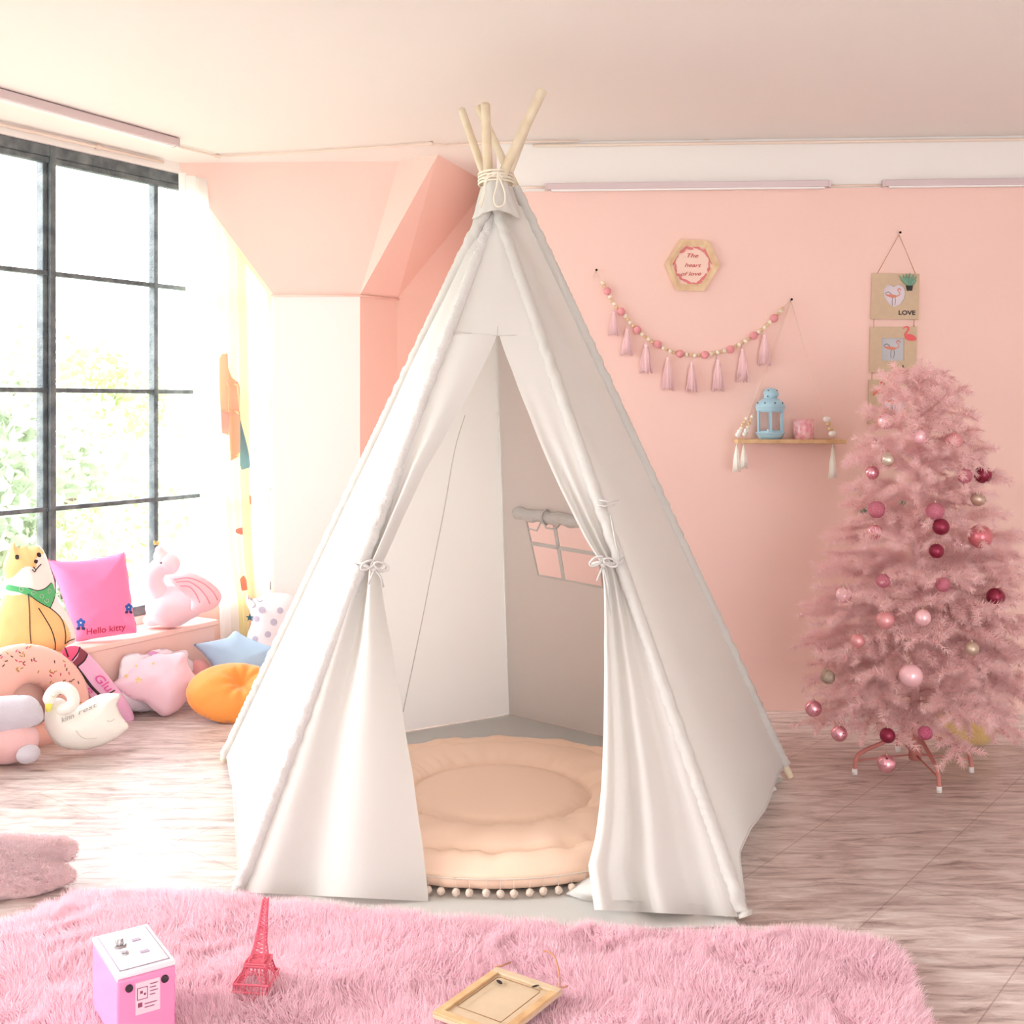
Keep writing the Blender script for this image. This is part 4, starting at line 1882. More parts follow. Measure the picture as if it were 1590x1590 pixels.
# coral flamingo on the middle frame, red one on the lowest
mb = MB()
stroke([(1402.5, 510.5), (1405, 508), (1409, 507.5), (1411, 511), (1408, 516), (1405.5, 520), (1409, 524)], [.8, 1.6, 2.2, 2.2, 2.2, 2.6, 4], mb, .0175)
o = mb.build('flamingo_ornament', M_corf, pf, smooth=False)
o.modifiers.new('s', 'SOLIDIFY').thickness = .005
solid([(1405, 521), (1409, 519), (1415, 519.5), (1421, 523), (1422.5, 527.5), (1417, 529), (1410, 528.5), (1405.5, 525)], .0145, .005, 'flamingo_ornament', M_corf, pf)
mb = MB()
stroke([(1368.5, 598), (1367.5, 594.5), (1371, 593.5), (1373, 597), (1372, 602), (1374, 605)], [1, 1.6, 2, 2, 2.4, 3.6], mb, .0175)
o = mb.build('flamingo_ornament', M_redf, pf, smooth=False)
o.modifiers.new('s', 'SOLIDIFY').thickness = .005
solid([(1355, 613), (1359, 607), (1366, 602.5), (1373, 602.5), (1376, 606), (1370, 609), (1361, 610), (1356, 614)], .0145, .005, 'flamingo_ornament', M_redf, pf)

# hexagonal mirror-like frame half hidden by the tree
hx = [(1328.5, 780), (1350, 746.5), (1387, 746), (1408, 779), (1386, 812), (1345, 811)]
hcx = np.mean(hx, 0)
hm = empty('hexagon_picture', BW(hcx[0], hcx[1]), 'grey green hexagon picture frame on the wall, half hidden by the pink tree', 'picture frame')
ringm(hx, sc_(hx, hcx, .93), .0, .02, 'rim', mat('grey_green_rim', srgb(132, 128, 104), .5), hm)
mb = MB()
mb.prism([BW(*p, .001) for p in sc_(hx, hcx, .93)], bw_n * .006)
mb.build('backing', mat('pale_green_print', srgb(186, 196, 178), .5), hm, smooth=False)
ringm(sc_(hx, hcx, .86), sc_(hx, hcx, .80), .007, .011, 'inner_border', mat('dark_green_print', srgb(104, 116, 98), .5), hm)
mb = MB()
for a, b in (((1341, 765), (1349, 757)), ((1343, 772), (1339, 780)), ((1348, 800), (1356, 806)), ((1352, 756), (1356, 766)), ((1340, 790), (1348, 796))):
    stroke([a, ((a[0] + b[0]) / 2 + 1, (a[1] + b[1]) / 2), b], [.4, 2.6, .4], mb, .0085, n=4)
mb.build('printed_leaves', MATS['dark_green_print'], hm, smooth=False)

# ================================================================== PINK TREE
def tree():
    base = Vector(PZ(1421, 1196))
    cx_, cyy = base.x, base.y
    root = empty('artificial_christmas_tree', (cx_, cyy, 0), 'pink tinsel artificial Christmas tree on a pink metal stand by the wall', 'christmas tree')
    M_needle = mat('pink_pvc_needle', srgb(255, 224, 223), 0.5, trans=.38, spec=.3)
    M_stem = mat('pink_stem', srgb(252, 208, 208), .6)
    M_stand = mat('pink_painted_metal', srgb(206, 132, 124), .45)
    mb = MB()
    mb.tube([(cx_, cyy, .07), (cx_, cyy, .5), (cx_ + .01, cyy, 1.2), (cx_ + .02, cyy, 1.62)], [.019, .019, .012, .004], 12)
    mb.build('trunk', M_stem, root)
    mb = MB()
    mb.lathe([(0, .045), (.024, .045), (.026, .05), (.026, .20), (.023, .205), (0, .205)], (cx_, cyy, 0), 20)
    mb.build('stand_collar', M_stand, root)
    for fx, fy in ((1327, 1202), (1458, 1230), (1508, 1199), (1394, 1166)):
        f = PZ(fx, fy, .0)
        c = Vector((cx_, cyy, 0))
        d = (f - c)
        L_ = d.length
        d.normalize()
        pts = [c + d * .025 + Vector((0, 0, .165)), c + d * (L_ * .5) + Vector((0, 0, .125)), c + d * (L_ * .88) + Vector((0, 0, .088)), c + d * (L_ * .98) + Vector((0, 0, .06)), c + d * L_ + Vector((0, 0, .012))]
        pp = smooth_poly([tuple(p) for p in pts], 6, False)
        mb = MB()
        mb.tube([Vector(p) for p in pp], .0085, 10)
        mb.tube([c + d * .025 + Vector((0, 0, .065)), c + d * (L_ * .96) + Vector((0, 0, .055))], .004, 6)
        leg = mb.build('stand_leg', M_stand, root)
        mb = MB()
        mb.lathe([(0, 0), (.011, 0), (.011, .022), (0, .024)], c + d * L_, 12)
        o = mb.build('leg_cap', M_white, leg)
    # branches
    prof = [(.10, .40), (.30, .455), (.50, .46), (.70, .40), (.90, .335), (1.10, .28), (1.22, .24), (1.36, .195), (1.45, .145), (1.55, .085), (1.7, .03)]
    roots_, dirs_, len_, stems = [], [], [], MB()

    def needles(path, r0=.030, dens=1200, tipf=1.0):
        path = np.array(path)
        seg = np.diff(path, axis=0)
        sl = np.linalg.norm(seg, axis=1)
        cum = np.concatenate([[0], np.cumsum(sl)])
        tot = cum[-1]
        n = int(tot * dens * 1.0)
        if n < 2:
            return
        s = rng.uniform(0.03 * tot, tot, n)
        k = np.clip(np.searchsorted(cum, s) - 1, 0, len(seg) - 1)
        t = ((s - cum[k]) / sl[k])[:, None]
        p = path[k] + seg[k] * t
        ax = seg[k] / sl[k][:, None]
        rn = rng.normal(size=(n, 3))
        pr = rn - ax * (rn * ax).sum(1, keepdims=True)
        pr /= np.linalg.norm(pr, axis=1, keepdims=True)
        d = pr + ax * rng.uniform(.35, .75, n)[:, None]
        roots_.append(p)
        dirs_.append(d)
        len_.append(rng.uniform(.8, 1.1, n) * r0)
        # tip tuft
        m = 14
        rn = rng.normal(size=(m, 3))
        a2 = np.repeat(ax[-1:], m, 0) if False else np.repeat((seg[-1] / sl[-1])[None], m, 0)
        roots_.append(np.repeat(path[-1:], m, 0))
        dirs_.append(a2 + rn * .45)
        len_.append(np.full(m, r0 * .9))

    lv = 0
    z = .30
    ang = .4
    while z < 1.60:
        R_ = interp(z - .10, prof)
        nb = int(round(lerp(13, 6, (z - .25) / 1.35)))
        for i in range(nb):
            ang += 2 * PI / nb
            a = ang + random.uniform(-.16, .16)
            L_ = R_ * random.uniform(.84, 1.06)
            up = lerp(.10, .50, (z / 1.6) ** 1.4) + random.uniform(-.06, .06)
            dr = lerp(.34, .05, z / 1.6)
            if z < .42 and random.random() < .45:
                dr += .22
            p0 = Vector((cx_ + .01 * z, cyy, z + random.uniform(-.03, .03)))
            h = Vector((math.cos(a), math.sin(a), 0))
            path = []
            for k in range(9):
                t = k / 8
                path.append(tuple(p0 + h * (L_ * t) + Vector((0, 0, L_ * (up * t - dr * t * t * 1.0) * 1.0)) + Vector((0, 0, .012 * math.sin(t * 9 + a)))))
            stems.tube(path, [.0035 * (1 - .5 * k / 8) for k in range(9)], 5)
            needles(path[1:], .034)
            # side twigs
            nt = max(2, int(L_ / .062))
            sd_ = Vector((-math.sin(a), math.cos(a), 0))
            for k in range(nt):
                t = lerp(.28, .92, (k + .5) / nt)
                q = Vector(path[int(t * 8)]).lerp(Vector(path[min(int(t * 8) + 1, 8)]), t * 8 - int(t * 8))
                for sg in (-1, 1):
                    if random.random() < .12:
                        continue
                    l2 = L_ * random.uniform(.20, .34) * (1.25 - t * .55) + .03
                    dd = (h * random.uniform(.6, 1.0) + sd_ * sg * random.uniform(.5, 1) + Vector((0, 0, random.uniform(-.25, .35)))).normalized()
                    pt_ = [tuple(q + dd * (l2 * j / 3) + Vector((0, 0, -.02 * (j / 3) ** 2))) for j in range(4)]
                    stems.tube(pt_, .0016, 4)
                    needles(pt_, .030)
        z += lerp(.115, .085, z / 1.6)
        lv += 1
    # leader tips at the crown
    needles([(cx_, cyy, .26), (cx_ + .005, cyy, .9), (cx_ + .015, cyy, 1.5)], .06, 2200)
    top = Vector((cx_ + .02, cyy, 1.50))
    for dx, dy, l_, z0 in ((.02, -.02, .17, .01), (-.62, -.25, .25, -.02), (.30, -.1, .15, .0), (.6, .1, .17, -.06), (-.2, .4, .14, -.02), (.15, .55, .16, -.02), (.05, -.5, .14, -.05), (.5, -.35, .14, -.08)):
        d = Vector((dx, dy, .8 if abs(dx) < .5 else .5)).normalized()
        path = [tuple(top + Vector((0, 0, z0)) + d * (l_ * k / 5)) for k in range(6)]
        stems.tube(path, .0025, 5)
        needles(path, .030, 1600)
    r_ = np.concatenate(roots_)
    d_ = np.concatenate(dirs_)
    l_ = np.concatenate(len_)
    V, Q, T = blades(r_, d_, l_, np.full(len(r_), .0034), .12, 1)
    me = raw_mesh('foliage', V, None, T)
    print('needles', len(r_))
    o = link('foliage', me, M_needle, root, smooth=False)
    stems.build('branches', M_stem, root)
    return cx_, cyy, prof


tcx, tcy, tprof = tree()

M_orn = {
    'pearl': mat('pearl_pink_bauble', srgb(246, 196, 204), .26, .35, coat=.3),
    'satin': mat('satin_rose_bauble', srgb(226, 158, 162), .32, .5),
    'rose': mat('deep_satin_rose_bauble', srgb(216, 124, 134), .3, .5),
    'silver': mat('silver_champagne_bauble', srgb(226, 216, 202), .25, .7),
    'champagne': mat('matt_champagne_bauble', srgb(200, 176, 158), .35, .6),
    'shiny': mat('mirror_pink_bauble', srgb(240, 178, 194), .06, .9),
    'glitter': mat('glitter_plum_bauble', srgb(184, 88, 112), .4, .5, col2=srgb(226, 150, 168), noise_scale=420, bump=.5, bump_scale=500),
    'wine': mat('wine_red_bauble', srgb(140, 40, 66), .28, .5),
    'magenta': mat('magenta_glitter_bauble', srgb(176, 60, 104), .35, .5, col2=srgb(222, 130, 160), noise_scale=300, bump=.5, bump_scale=400),
    'bronze': mat('bronze_glitter_bauble', srgb(150, 132, 116), .35, .6, col2=srgb(200, 184, 168), noise_scale=300, bump=.4, bump_scale=400),
}
M_cap = mat('bauble_cap', srgb(206, 180, 160), .3, .9)
ORN = [
    (1376, 654, 12.5, 'pearl', 'pearl pink bauble high on the left edge of the tree, topmost of all'),
    (1427.5, 678, 11.5, 'pearl', 'pearl pink bauble in the middle of the tree just below its top'),
    (1481, 684.5, 13, 'satin', 'satin dusty rose bauble high on the right side of the tree'),
    (1378.6, 714, 10, 'silver', 'silvery champagne bauble near the hexagon frame, high in the tree'),
    (1354, 734, 11, 'shiny', 'shiny pink bauble at the left edge just above the hexagon frame'),
    (1498, 739, 11.5, 'glitter', 'plum glitter bauble beside a wine red one on the upper right'),
    (1526, 737, 13.5, 'wine', 'wine red bauble at the upper right edge of the tree'),
    (1518.6, 775, 11, 'champagne', 'matt champagne bauble between the wine red and the large rose bauble'),
    (1360.7, 791, 13.5, 'glitter', 'plum glitter bauble hanging in front of the hexagon frame'),
    (1452, 794, 14, 'glitter', 'plum glitter bauble just above a wine red one mid tree'),
    (1461, 818, 13, 'wine', 'wine red bauble directly under a plum glitter bauble mid tree'),
    (1522, 833, 18.5, 'rose', 'large satin rose bauble on the right side of the tree'),
    (1358.5, 826.5, 12, 'shiny', 'mirror pink bauble just below the hexagon frame'),
    (1454, 855.5, 11.5, 'wine', 'wine red bauble half covered by a twig, lower of the two wine ones mid tree'),
    (1371.5, 902, 11, 'glitter', 'small plum glitter bauble above the left satin rose bauble, mid height'),
    (1464, 907.5, 11.5, 'glitter', 'small plum glitter bauble in the middle right of the tree'),
    (1310, 923.5, 12, 'pearl', 'pearl pink bauble at the left edge at mid height'),
    (1546, 926.6, 14, 'wine', 'wine red bauble at the right edge at mid height'),
    (1374.6, 963, 14, 'satin', 'satin dusty rose bauble left of centre, below the middle of the tree'),
    (1433, 959, 12.5, 'pearl', 'pearl pink bauble in the centre of the tree at mid height'),
    (1331.5, 994.7, 11, 'satin', 'small satin dusty rose bauble low on the left of the tree'),
    (1509, 1007, 11, 'champagne', 'champagne bauble low on the right of the tree'),
    (1285.4, 1051, 11, 'bronze', 'bronze glitter bauble near the left edge, low'),
    (1414.5, 1049, 18, 'pearl', 'large pearl pink bauble low in the middle of the tree'),
    (1263, 1100, 13, 'shiny', 'mirror pink bauble at the far left tip of the lowest branches'),
    (1303, 1139, 12.5, 'shiny', 'mirror pink bauble hanging low left over the floor'),
    (1378, 1142, 12, 'wine', 'wine red bauble on the lowest branches, left of the stand'),
    (1436.5, 1138, 11, 'magenta', 'magenta glitter bauble beside the stand collar'),
    (1376.7, 1186, 14, 'shiny', 'mirror pink bauble, lowest on the whole tree'),
]
for x, y, rp_, kind, lab in ORN:
    # depth: on the front surface of the cone of branches
    z = CH - (y - HY) / F * 4.6
    Rz = interp(z, tprof)
    dx = (x - CX) / F * 4.6 - tcx
    Yd = tcy - math.sqrt(max(Rz * Rz - dx * dx, (.25 * Rz) ** 2)) * 1.0
    c = P(x, y, Yd)
    r_m = rp_ / F * Yd
    rt = empty('christmas_bauble', c + Vector((0, 0, r_m)), lab, 'bauble', 'baubles on the pink tree')
    mb = MB()
    mb.ball(c, r_m, 28)
    mb.build('ball', M_orn[kind], rt)
    mb = MB()
    t_ = c + Vector((0, 0, r_m * .97))
    mb.lathe([(0, -.002), (.0048, -.002), (.0048, .006), (0, .007)], t_, 12)
    mb.tube([t_ + Vector((.0035 * math.cos(a), 0, .010 + .004 * math.sin(a))) for a in np.linspace(0, 2 * PI, 11)[:-1]], .0006, 5, closed=True)
    mb.tube([t_ + Vector((0, 0, .013)), t_ + Vector((0, .004, .022))], .0006, 4)
    mb.build('cap', M_cap, rt)

# yellow cushion behind the tree
pfy = Puff([(1452, 1110), (1466, 1096), (1492, 1091), (1520, 1098), (1540, 1118), (1543, 1148), (1520, 1159), (1480, 1157), (1455, 1150)], PZ(1490, 1160, 0.0), facing(18, 0, 1490), .07, wr=.003)
ro = empty('cushion', PZ(1490, 1160), 'pale yellow plush cushion on the floor behind the pink tree', 'cushion')
pfy.build('cover', mat('yellow_plush', srgb(240, 204, 138), .95, bump=.6, bump_scale=120, sheen=.3), ro, 30)

# ================================================================== PLUSH TOYS BY THE WINDOW
def on_bench(px, py):
    """point on the bench top seen at a pixel"""
    return PZ(px, py, bz)


def thing(name, p, label, cat, group=None):
    return empty(name, p, label, cat, group)


M_line = mat('dark_outline_thread', srgb(52, 34, 34), .7)

def lean_plane(tilt):
    t = math.radians(tilt)
    return (wn * math.cos(t) + Vector((0, 0, 1)) * math.sin(t)).normalized()


def lean_pt(px, off):
    p = PP(px, 900, WL(0, 0, bo + off), wn)
    return Vector((p.x, p.y, 0))


# square pink cushion with lettering and blue flowers
pt = on_bench(150, 996)
pq = Puff([(74, 868), (78, 869), (96, 871), (130, 870), (160, 864), (186, 858), (193, 857), (196, 868), (201, 905), (206, 945), (212, 972), (212, 982), (205, 984), (170, 988), (140, 993), (119, 997), (114, 985), (104, 950), (92, 915), (80, 885)], pt, facing(14, 8, 150), .075, smooth=True, ns=3, power=.62, wr=.0025)
r = thing('square_cushion', pt, 'hot pink square cushion lettered in red, standing on the bench beside the flamingo', 'cushion')
pq.build('cover', mat('hot_pink_plush', srgb(255, 136, 188), .8, bump=.15, bump_scale=160, sheen=.3), r, 48)
M_bl = mat('blue_embroidery', srgb(44, 92, 176), .7)
M_bld = mat('navy_embroidery', srgb(44, 48, 92), .7)
for fx, fy, s_ in ((125.5, 967, 1.0), (200, 943, .85)):
    mb = MB()
    for k in range(5):
        a = 2 * PI * k / 5 - PI / 2
        cx_, cy_ = fx + 4.2 * s_ * math.cos(a), fy + 4.4 * s_ * math.sin(a)
        pq.patch([(cx_ + 3 * s_ * math.cos(b), cy_ + 3 * s_ * math.sin(b)) for b in np.linspace(0, 2 * PI, 9)[:-1]], mb, .0016, 3, 6)
    mb.build('flower', M_bl, r)
    mb = MB()
    for sx in (-1, 1):
        pq.patch([(fx + sx * 1.0 * s_, fy + 7 * s_), (fx + sx * 4 * s_, fy + 6 * s_), (fx + sx * 7 * s_, fy + 8.5 * s_), (fx + sx * 5.5 * s_, fy + 11.5 * s_), (fx + sx * 1.5 * s_, fy + 10.5 * s_)], mb, .0016, 4, 6)
    mb.build('flower_leaves', M_bld, r)
    mb = MB()
    pq.patch([(fx + 1.3 * s_ * math.cos(b), fy + 1.3 * s_ * math.sin(b)) for b in np.linspace(0, 2 * PI, 8)[:-1]], mb, .0028, 3, 4)
    mb.build('flower_centre', M_white, r)
text_on('Hello kitty', lambda a, b: pq.pt(a, b, .0022), 'lettering', mat('crimson_lettering', srgb(200, 44, 84), .7), r, (134.5, 985.5), (196, 977.5), 9.2, .12)

# dog shaped cushion with a green bandana, cut by the left edge
pt = on_bench(70, 1012)
dog = [(28, 852), (34, 846), (44, 848), (58, 846), (66, 852), (73, 866), (79, 884), (84, 900), (86, 918), (92, 936), (104, 952), (113, 968), (118, 985), (117, 996), (104, 1003), (98, 1012), (80, 1018), (40, 1020), (0, 1020), (-14, 1000), (-12, 960), (2, 930), (6, 905), (4, 880), (10, 862), (16, 846), (22, 842)]
pd = Puff(dog, pt, facing(10, 12, 60), .085, power=.6, wr=.0015)
r = thing('dog_cushion', pt, 'cream and tan dog cushion with a green bandana on the bench, far left', 'plush toy')


def dmat(u, v):
    q = np.array([[u, v]])
    if inside(dog_tan, q)[0]:
        return 1
    return 0


dog_tan = smooth_poly([pd.pl(*p) for p in [(-10, 925), (20, 925), (44, 922), (62, 935), (78, 948), (90, 958), (100, 970), (107, 990), (100, 1006), (92, 1012), (88, 1022), (-16, 1022), (-16, 960)]], 5)
dog_head = smooth_poly([pd.pl(*p) for p in [(0, 842), (28, 842), (50, 845), (62, 852), (66, 860), (58, 862), (52, 870), (50, 885), (40, 880), (30, 884), (10, 900), (0, 880)]], 5)
pd.build('body', [mat('cream_dog_plush', srgb(250, 238, 232), .85, sheen=.3), mat('tan_dog_plush', srgb(248, 200, 136), .85, sheen=.3)], r, 90,
         matfn=lambda u, v: 1 if (inside(dog_tan, np.array([[u, v]]))[0] or inside(dog_head, np.array([[u, v]]))[0]) else 0)
mb = MB()
pd.patch([(44, 913), (58, 917), (70, 914), (80, 905), (84, 912), (86, 922), (82, 932), (78, 944), (66, 938), (54, 930), (30, 920), (10, 916), (12, 908), (28, 911)], mb, .003, 4, 26)
o = mb.build('bandana', mat('green_bandana_cloth', srgb(92, 186, 120), .8), r)
mb = MB()
for cx_, cy_, ph in ((52, 921, 0), (64, 926, 1), (76, 917, 2), (73, 932, 3), (34, 915, 4)):
    pd.line([(cx_ + (1 + .42 * k) * math.cos(k * .8 + ph), cy_ + (1 + .42 * k) * math.sin(k * .8 + ph)) for k in range(9)], .0016, mb, .004, 3)
mb.build('bandana_swirls', mat('pale_green_print', srgb(214, 240, 206), .8), r)
mb = MB()
for ln in ([(44, 913), (58, 917), (70, 914), (80, 905)], [(44, 922), (54, 930), (66, 938), (78, 944)], [(78, 944), (84, 930), (86, 918)], [(44, 922), (46, 950), (47, 985), (50, 1012)], [(60, 944), (70, 960), (80, 978), (86, 1000), (84, 1014)],
           [(78, 944), (90, 954), (98, 966), (102, 985), (101, 1000)], [(101, 1000), (108, 995), (116, 992)], [(52, 880), (56, 884), (60, 880), (64, 876)], [(56, 884), (54, 888), (50, 884)]):
    pd.line(ln, .0022, mb, .002, 4)
mb.build('outline', M_line, r)
mb = MB()
for q in ([(59, 858), (63, 859), (64, 864), (60, 865), (57, 861)], [(54, 869), (59, 870), (57, 875), (53, 873)], [(24, 862), (29, 862), (29, 868), (24, 868)]):
    pd.patch(q, mb, .003, 4, 8)
mb.build('eyes_and_nose', M_line, r)

# flamingo plush with a crown: joined soft volumes
def blob(name, parts, m, parent, voxel=.008, sm=12):
    mb = MB()
    bmx = bmesh.new()
    for c, rad, rot in parts:
        M_ = Matrix.Translation(Vector(c)) @ rot.to_4x4() @ Matrix.Diagonal(Vector(rad).to_4d())
        bmesh.ops.create_icosphere(bmx, subdivisions=3, radius=1.0, matrix=M_)
    me = bpy.data.meshes.new(name)
    bmx.to_mesh(me)
    bmx.free()
    t = bpy.data.objects.new('tmp', me)
    C.objects.link(t)
    rm = t.modifiers.new('r', 'REMESH')
    rm.mode = 'VOXEL'
    rm.voxel_size = voxel
    s_ = t.modifiers.new('s', 'SMOOTH')
    s_.iterations = sm
    s_.factor = .5
    dg = bpy.context.evaluated_depsgraph_get()
    me2 = bpy.data.meshes.new_from_object(t.evaluated_get(dg))
    bpy.data.objects.remove(t)
    me2.name = name
    me2.materials.clear()
    return link(name, me2, m, parent)


I3 = Matrix.Identity(3)


def rotv(ax, d):
    return Matrix.Rotation(math.radians(d), 3, ax)


Yf_ = 5.93
cb = on_bench(272, 974)
Yf_ = cb.y - .02
M_fl = mat('soft_pink_plush', srgb(255, 218, 226), .9, sheen=.3, bump=.2, bump_scale=300)
M_fl2 = mat('deeper_pink_plush', srgb(254, 204, 214), .9, sheen=.3, bump=.2, bump_scale=300)
r = thing('flamingo_plush', cb, 'pink flamingo plush with a tiny gold crown sitting on the bench end', 'plush toy')
q = lambda x, y, dy=0: P(x, y, Yf_ + dy)
k_ = Yf_ / F
parts = [(q(266, 940), (40 * k_, 36 * k_, 34 * k_), I3), (q(280, 935), (40 * k_, 34 * k_, 30 * k_), I3), (q(238, 962), (16 * k_, 20 * k_, 10 * k_), I3), (q(312, 930), (22 * k_, 22 * k_, 16 * k_), rotv('Y', -15))]
blob('body', parts, M_fl, r, .008, 10)
neck = smooth_poly([(250, 925), (240, 908), (240, 892), (249, 880), (262, 877), (270, 882)], 5, False)
parts = [(q(x, y, -.05), (15 * k_, 15 * k_, 15 * k_), I3) for x, y in neck[:-4]] + [(q(262, 872, -.06), (19 * k_, 15 * k_, 14 * k_), rotv('Y', 25))]
blob('neck', parts, M_fl, r, .007, 6)
parts = [(q(252, 868, -.07), (13 * k_, 10 * k_, 17 * k_), rotv('Y', -25)), (q(247, 856, -.08), (7 * k_, 6 * k_, 9 * k_), I3)]
blob('head_top', parts, mat('white_pink_plush', srgb(253, 226, 230), .9, sheen=.4), r, .005, 6)
pw = Puff([(262, 894), (276, 890), (296, 889), (318, 898), (336, 912), (344, 924), (340, 938), (326, 948), (308, 952), (296, 946), (296, 934), (286, 922), (270, 908)], q(300, 920, -.145), facing(6, 4, 300), .045, power=.6)
pw.build('wing', M_fl2, r, 34)
mb = MB()
for ln in ([(270, 900), (292, 897), (314, 905), (330, 918), (338, 932)], [(274, 904), (292, 903), (308, 912), (320, 926), (326, 938)], [(280, 910), (294, 911), (304, 922), (310, 936)]):
    pw.line(ln, .0030, mb, .001, 4)
mb.build('wing_quilting', mat('rose_quilt_thread', srgb(238, 150, 168), .9), r)
mb = MB()
M_gold = mat('gold_satin', srgb(236, 202, 132), .35, .4)
cc = q(243, 846, -.08)
mb.lathe([(.010, 0), (.012, .001), (.0125, .008)], cc, 15)
for k in range(5):
    a = 2 * PI * k / 5
    p = cc + Vector((.0125 * math.cos(a), .0125 * math.sin(a), .008))
    t = Vector((-math.sin(a), math.cos(a), 0))
    mb.prism([p - t * .006, p + t * .006, p * 1 + Vector((0, 0, .015))], Vector((math.cos(a), math.sin(a), 0)) * .002)
mb.build('crown', M_gold, r)
mb = MB()
mb.ball(q(250, 874, -.135), .006, 10)
mb.build('eye', mat('grey_eye', srgb(130, 110, 120), .3), r)

# dotted cushion with ears
pt = PZ(420, 1074)
ps = Puff([(384, 922), (390, 930), (398, 928), (420, 921), (444, 921), (462, 930), (475, 960), (480, 1010), (476, 1060), (450, 1074), (405, 1074), (388, 1050), (382, 1010), (384, 985), (390, 968), (388, 950), (382, 936)], pt + Vector((0, -.02, 0)), facing(8, 0, 420), .09, power=.6)
r = thing('dotted_cushion', pt, 'white cushion with grey dots leaning between the curtain and the tent', 'cushion')
ps.build('cover', mat('dotted_white_plush', srgb(246, 240, 246), .85, sheen=.2), r, 50)
Md = mat('lilac_grey_dot', srgb(196, 188, 208), .85)
for x, y, rr in ((407, 947, 5.5), (435, 948, 5), (398, 961, 4.5), (425, 966, 5.5), (416, 985, 5), (448, 972, 5), (396, 992, 4.5), (440, 1000, 5.5), (456, 950, 5)):
    mb = MB()
    ps.patch([(x + rr * math.cos(b), y + rr * math.sin(b)) for b in np.linspace(0, 2 * PI, 13)[:-1]], mb, .0018, 3, 8)
    mb.build('dot', Md, r)
mb = MB()
star = lambda cx_, cy_, R_, r2, ph=-PI / 2, n=5: [(cx_ + (R_ if k % 2 == 0 else r2) * math.cos(ph + PI * k / n), cy_ + (R_ if k % 2 == 0 else r2) * math.sin(ph + PI * k / n)) for k in range(2 * n)]
ps.patch(star(388, 959, 7, 2.6), mb, .004, 1, 16, smooth=False)
mb.build('star_patch', mat('teal_star_patch', srgb(60, 108, 124), .7), r)
mb = MB()
ps.line([(390, 930), (396, 938), (392, 944)], .0018, mb, .002)
ps.line([(398, 929), (402, 934), (408, 932)], .0018, mb, .002)
mb.build('seam', mat('grey_seam_thread', srgb(150, 146, 156), .8), r)

# blue star cushion
pt = PZ(350, 1092)
pb = Puff([(302, 1000), (330, 995), (352, 990), (361, 982), (366, 979), (374, 984), (390, 992), (420, 998), (452, 1002), (454, 1008), (430, 1026), (416, 1044), (424, 1075), (428, 1092), (420, 1094), (396, 1080), (376, 1070), (356, 1076), (322, 1090), (316, 1088), (322, 1068), (332, 1040), (316, 1016), (303, 1004)], pt, facing(32, 0, 360), .075, smooth=True, ns=3, power=.6, wr=.002)
r = thing('star_cushion', pt, 'sky blue five pointed star cushion behind the orange round cushion', 'cushion')
pb.build('cover', mat('sky_blue_plush', srgb(186, 220, 250), .8, sheen=.3, bump=.1), r, 56)

# orange round cushion with a dimple
pt = PZ(366, 1124)
pts = [(366 + 78 * math.cos(a) + (0 if True else 0), 1077 + 47 * math.sin(a)) for a in np.linspace(0, 2 * PI, 25)[:-1]]
po = Puff(pts, pt, facing(42, 0, 366), .085, power=.6, wr=.003)
r = thing('round_cushion', pt, 'orange round cushion with a central dimple leaning beside the tent', 'cushion')
oo = po.build('cover', mat('orange_velvet', srgb(255, 160, 70), .7, sheen=.4, bump=.12, bump_scale=90), r, 50)
cdim = np.array(po.pl(376, 1068))
ctr = Vector(po.O)
for v in oo.data.vertices:
    uv_ = np.array(po.to2(v.co))
    d = np.linalg.norm(uv_ - cdim)
    a = math.atan2(uv_[1] - cdim[1], uv_[0] - cdim[0])
    k = math.exp(-(d / .05) ** 2)
    side_ = (v.co - po.O).dot(po.N)
    if side_ > 0:
        v.co -= po.N * (.05 * k)
        v.co += po.N * (.005 * math.sin(a * 9) * math.exp(-((d - .07) / .05) ** 2))

# lilac star cushion with gold stars
pt = PZ(250, 1114)
out = [(172, 1064), (182, 1054), (192, 1046), (200, 1036), (212, 1026), (228, 1020), (246, 1014), (262, 1016), (280, 1012), (291, 1018), (292, 1030), (300, 1045), (312, 1058), (319, 1068), (310, 1078), (298, 1084), (288, 1092), (276, 1104), (256, 1113), (240, 1104), (226, 1092), (208, 1086), (190, 1078), (176, 1072)]
pp_ = Puff(out, pt, facing(24, 14, 250), .08, power=.55, wr=.003, ns=3)
r = thing('star_cushion', pt, 'pale pink and lilac star cushion with gold embroidered stars in front of the bench', 'cushion')
pp_.build('cover', mat('pale_pink_lilac_plush', srgb(252, 208, 220), .85, sheen=.4, col2=srgb(246, 218, 238), noise_scale=3), r, 56)
mb = MB()
pp_.patch(star(196, 1050, 4.5, 1.7), mb, .002, 1, 14, smooth=False)
mb.build('embroidered_star', M_gold, r)
mb = MB()
pp_.patch(star(215, 1056, 6.5, 2.3), mb, .002, 1, 14, smooth=False)
mb.build('embroidered_star', M_gold, r)
for sx, sy in ((206, 1022), (232, 1018)):
    mb = MB()
    pp_.patch(star(sx + 6, sy + 12, 3, 1.2), mb, .002, 1, 10, smooth=False)
    mb.build('embroidered_star', M_gold, r)
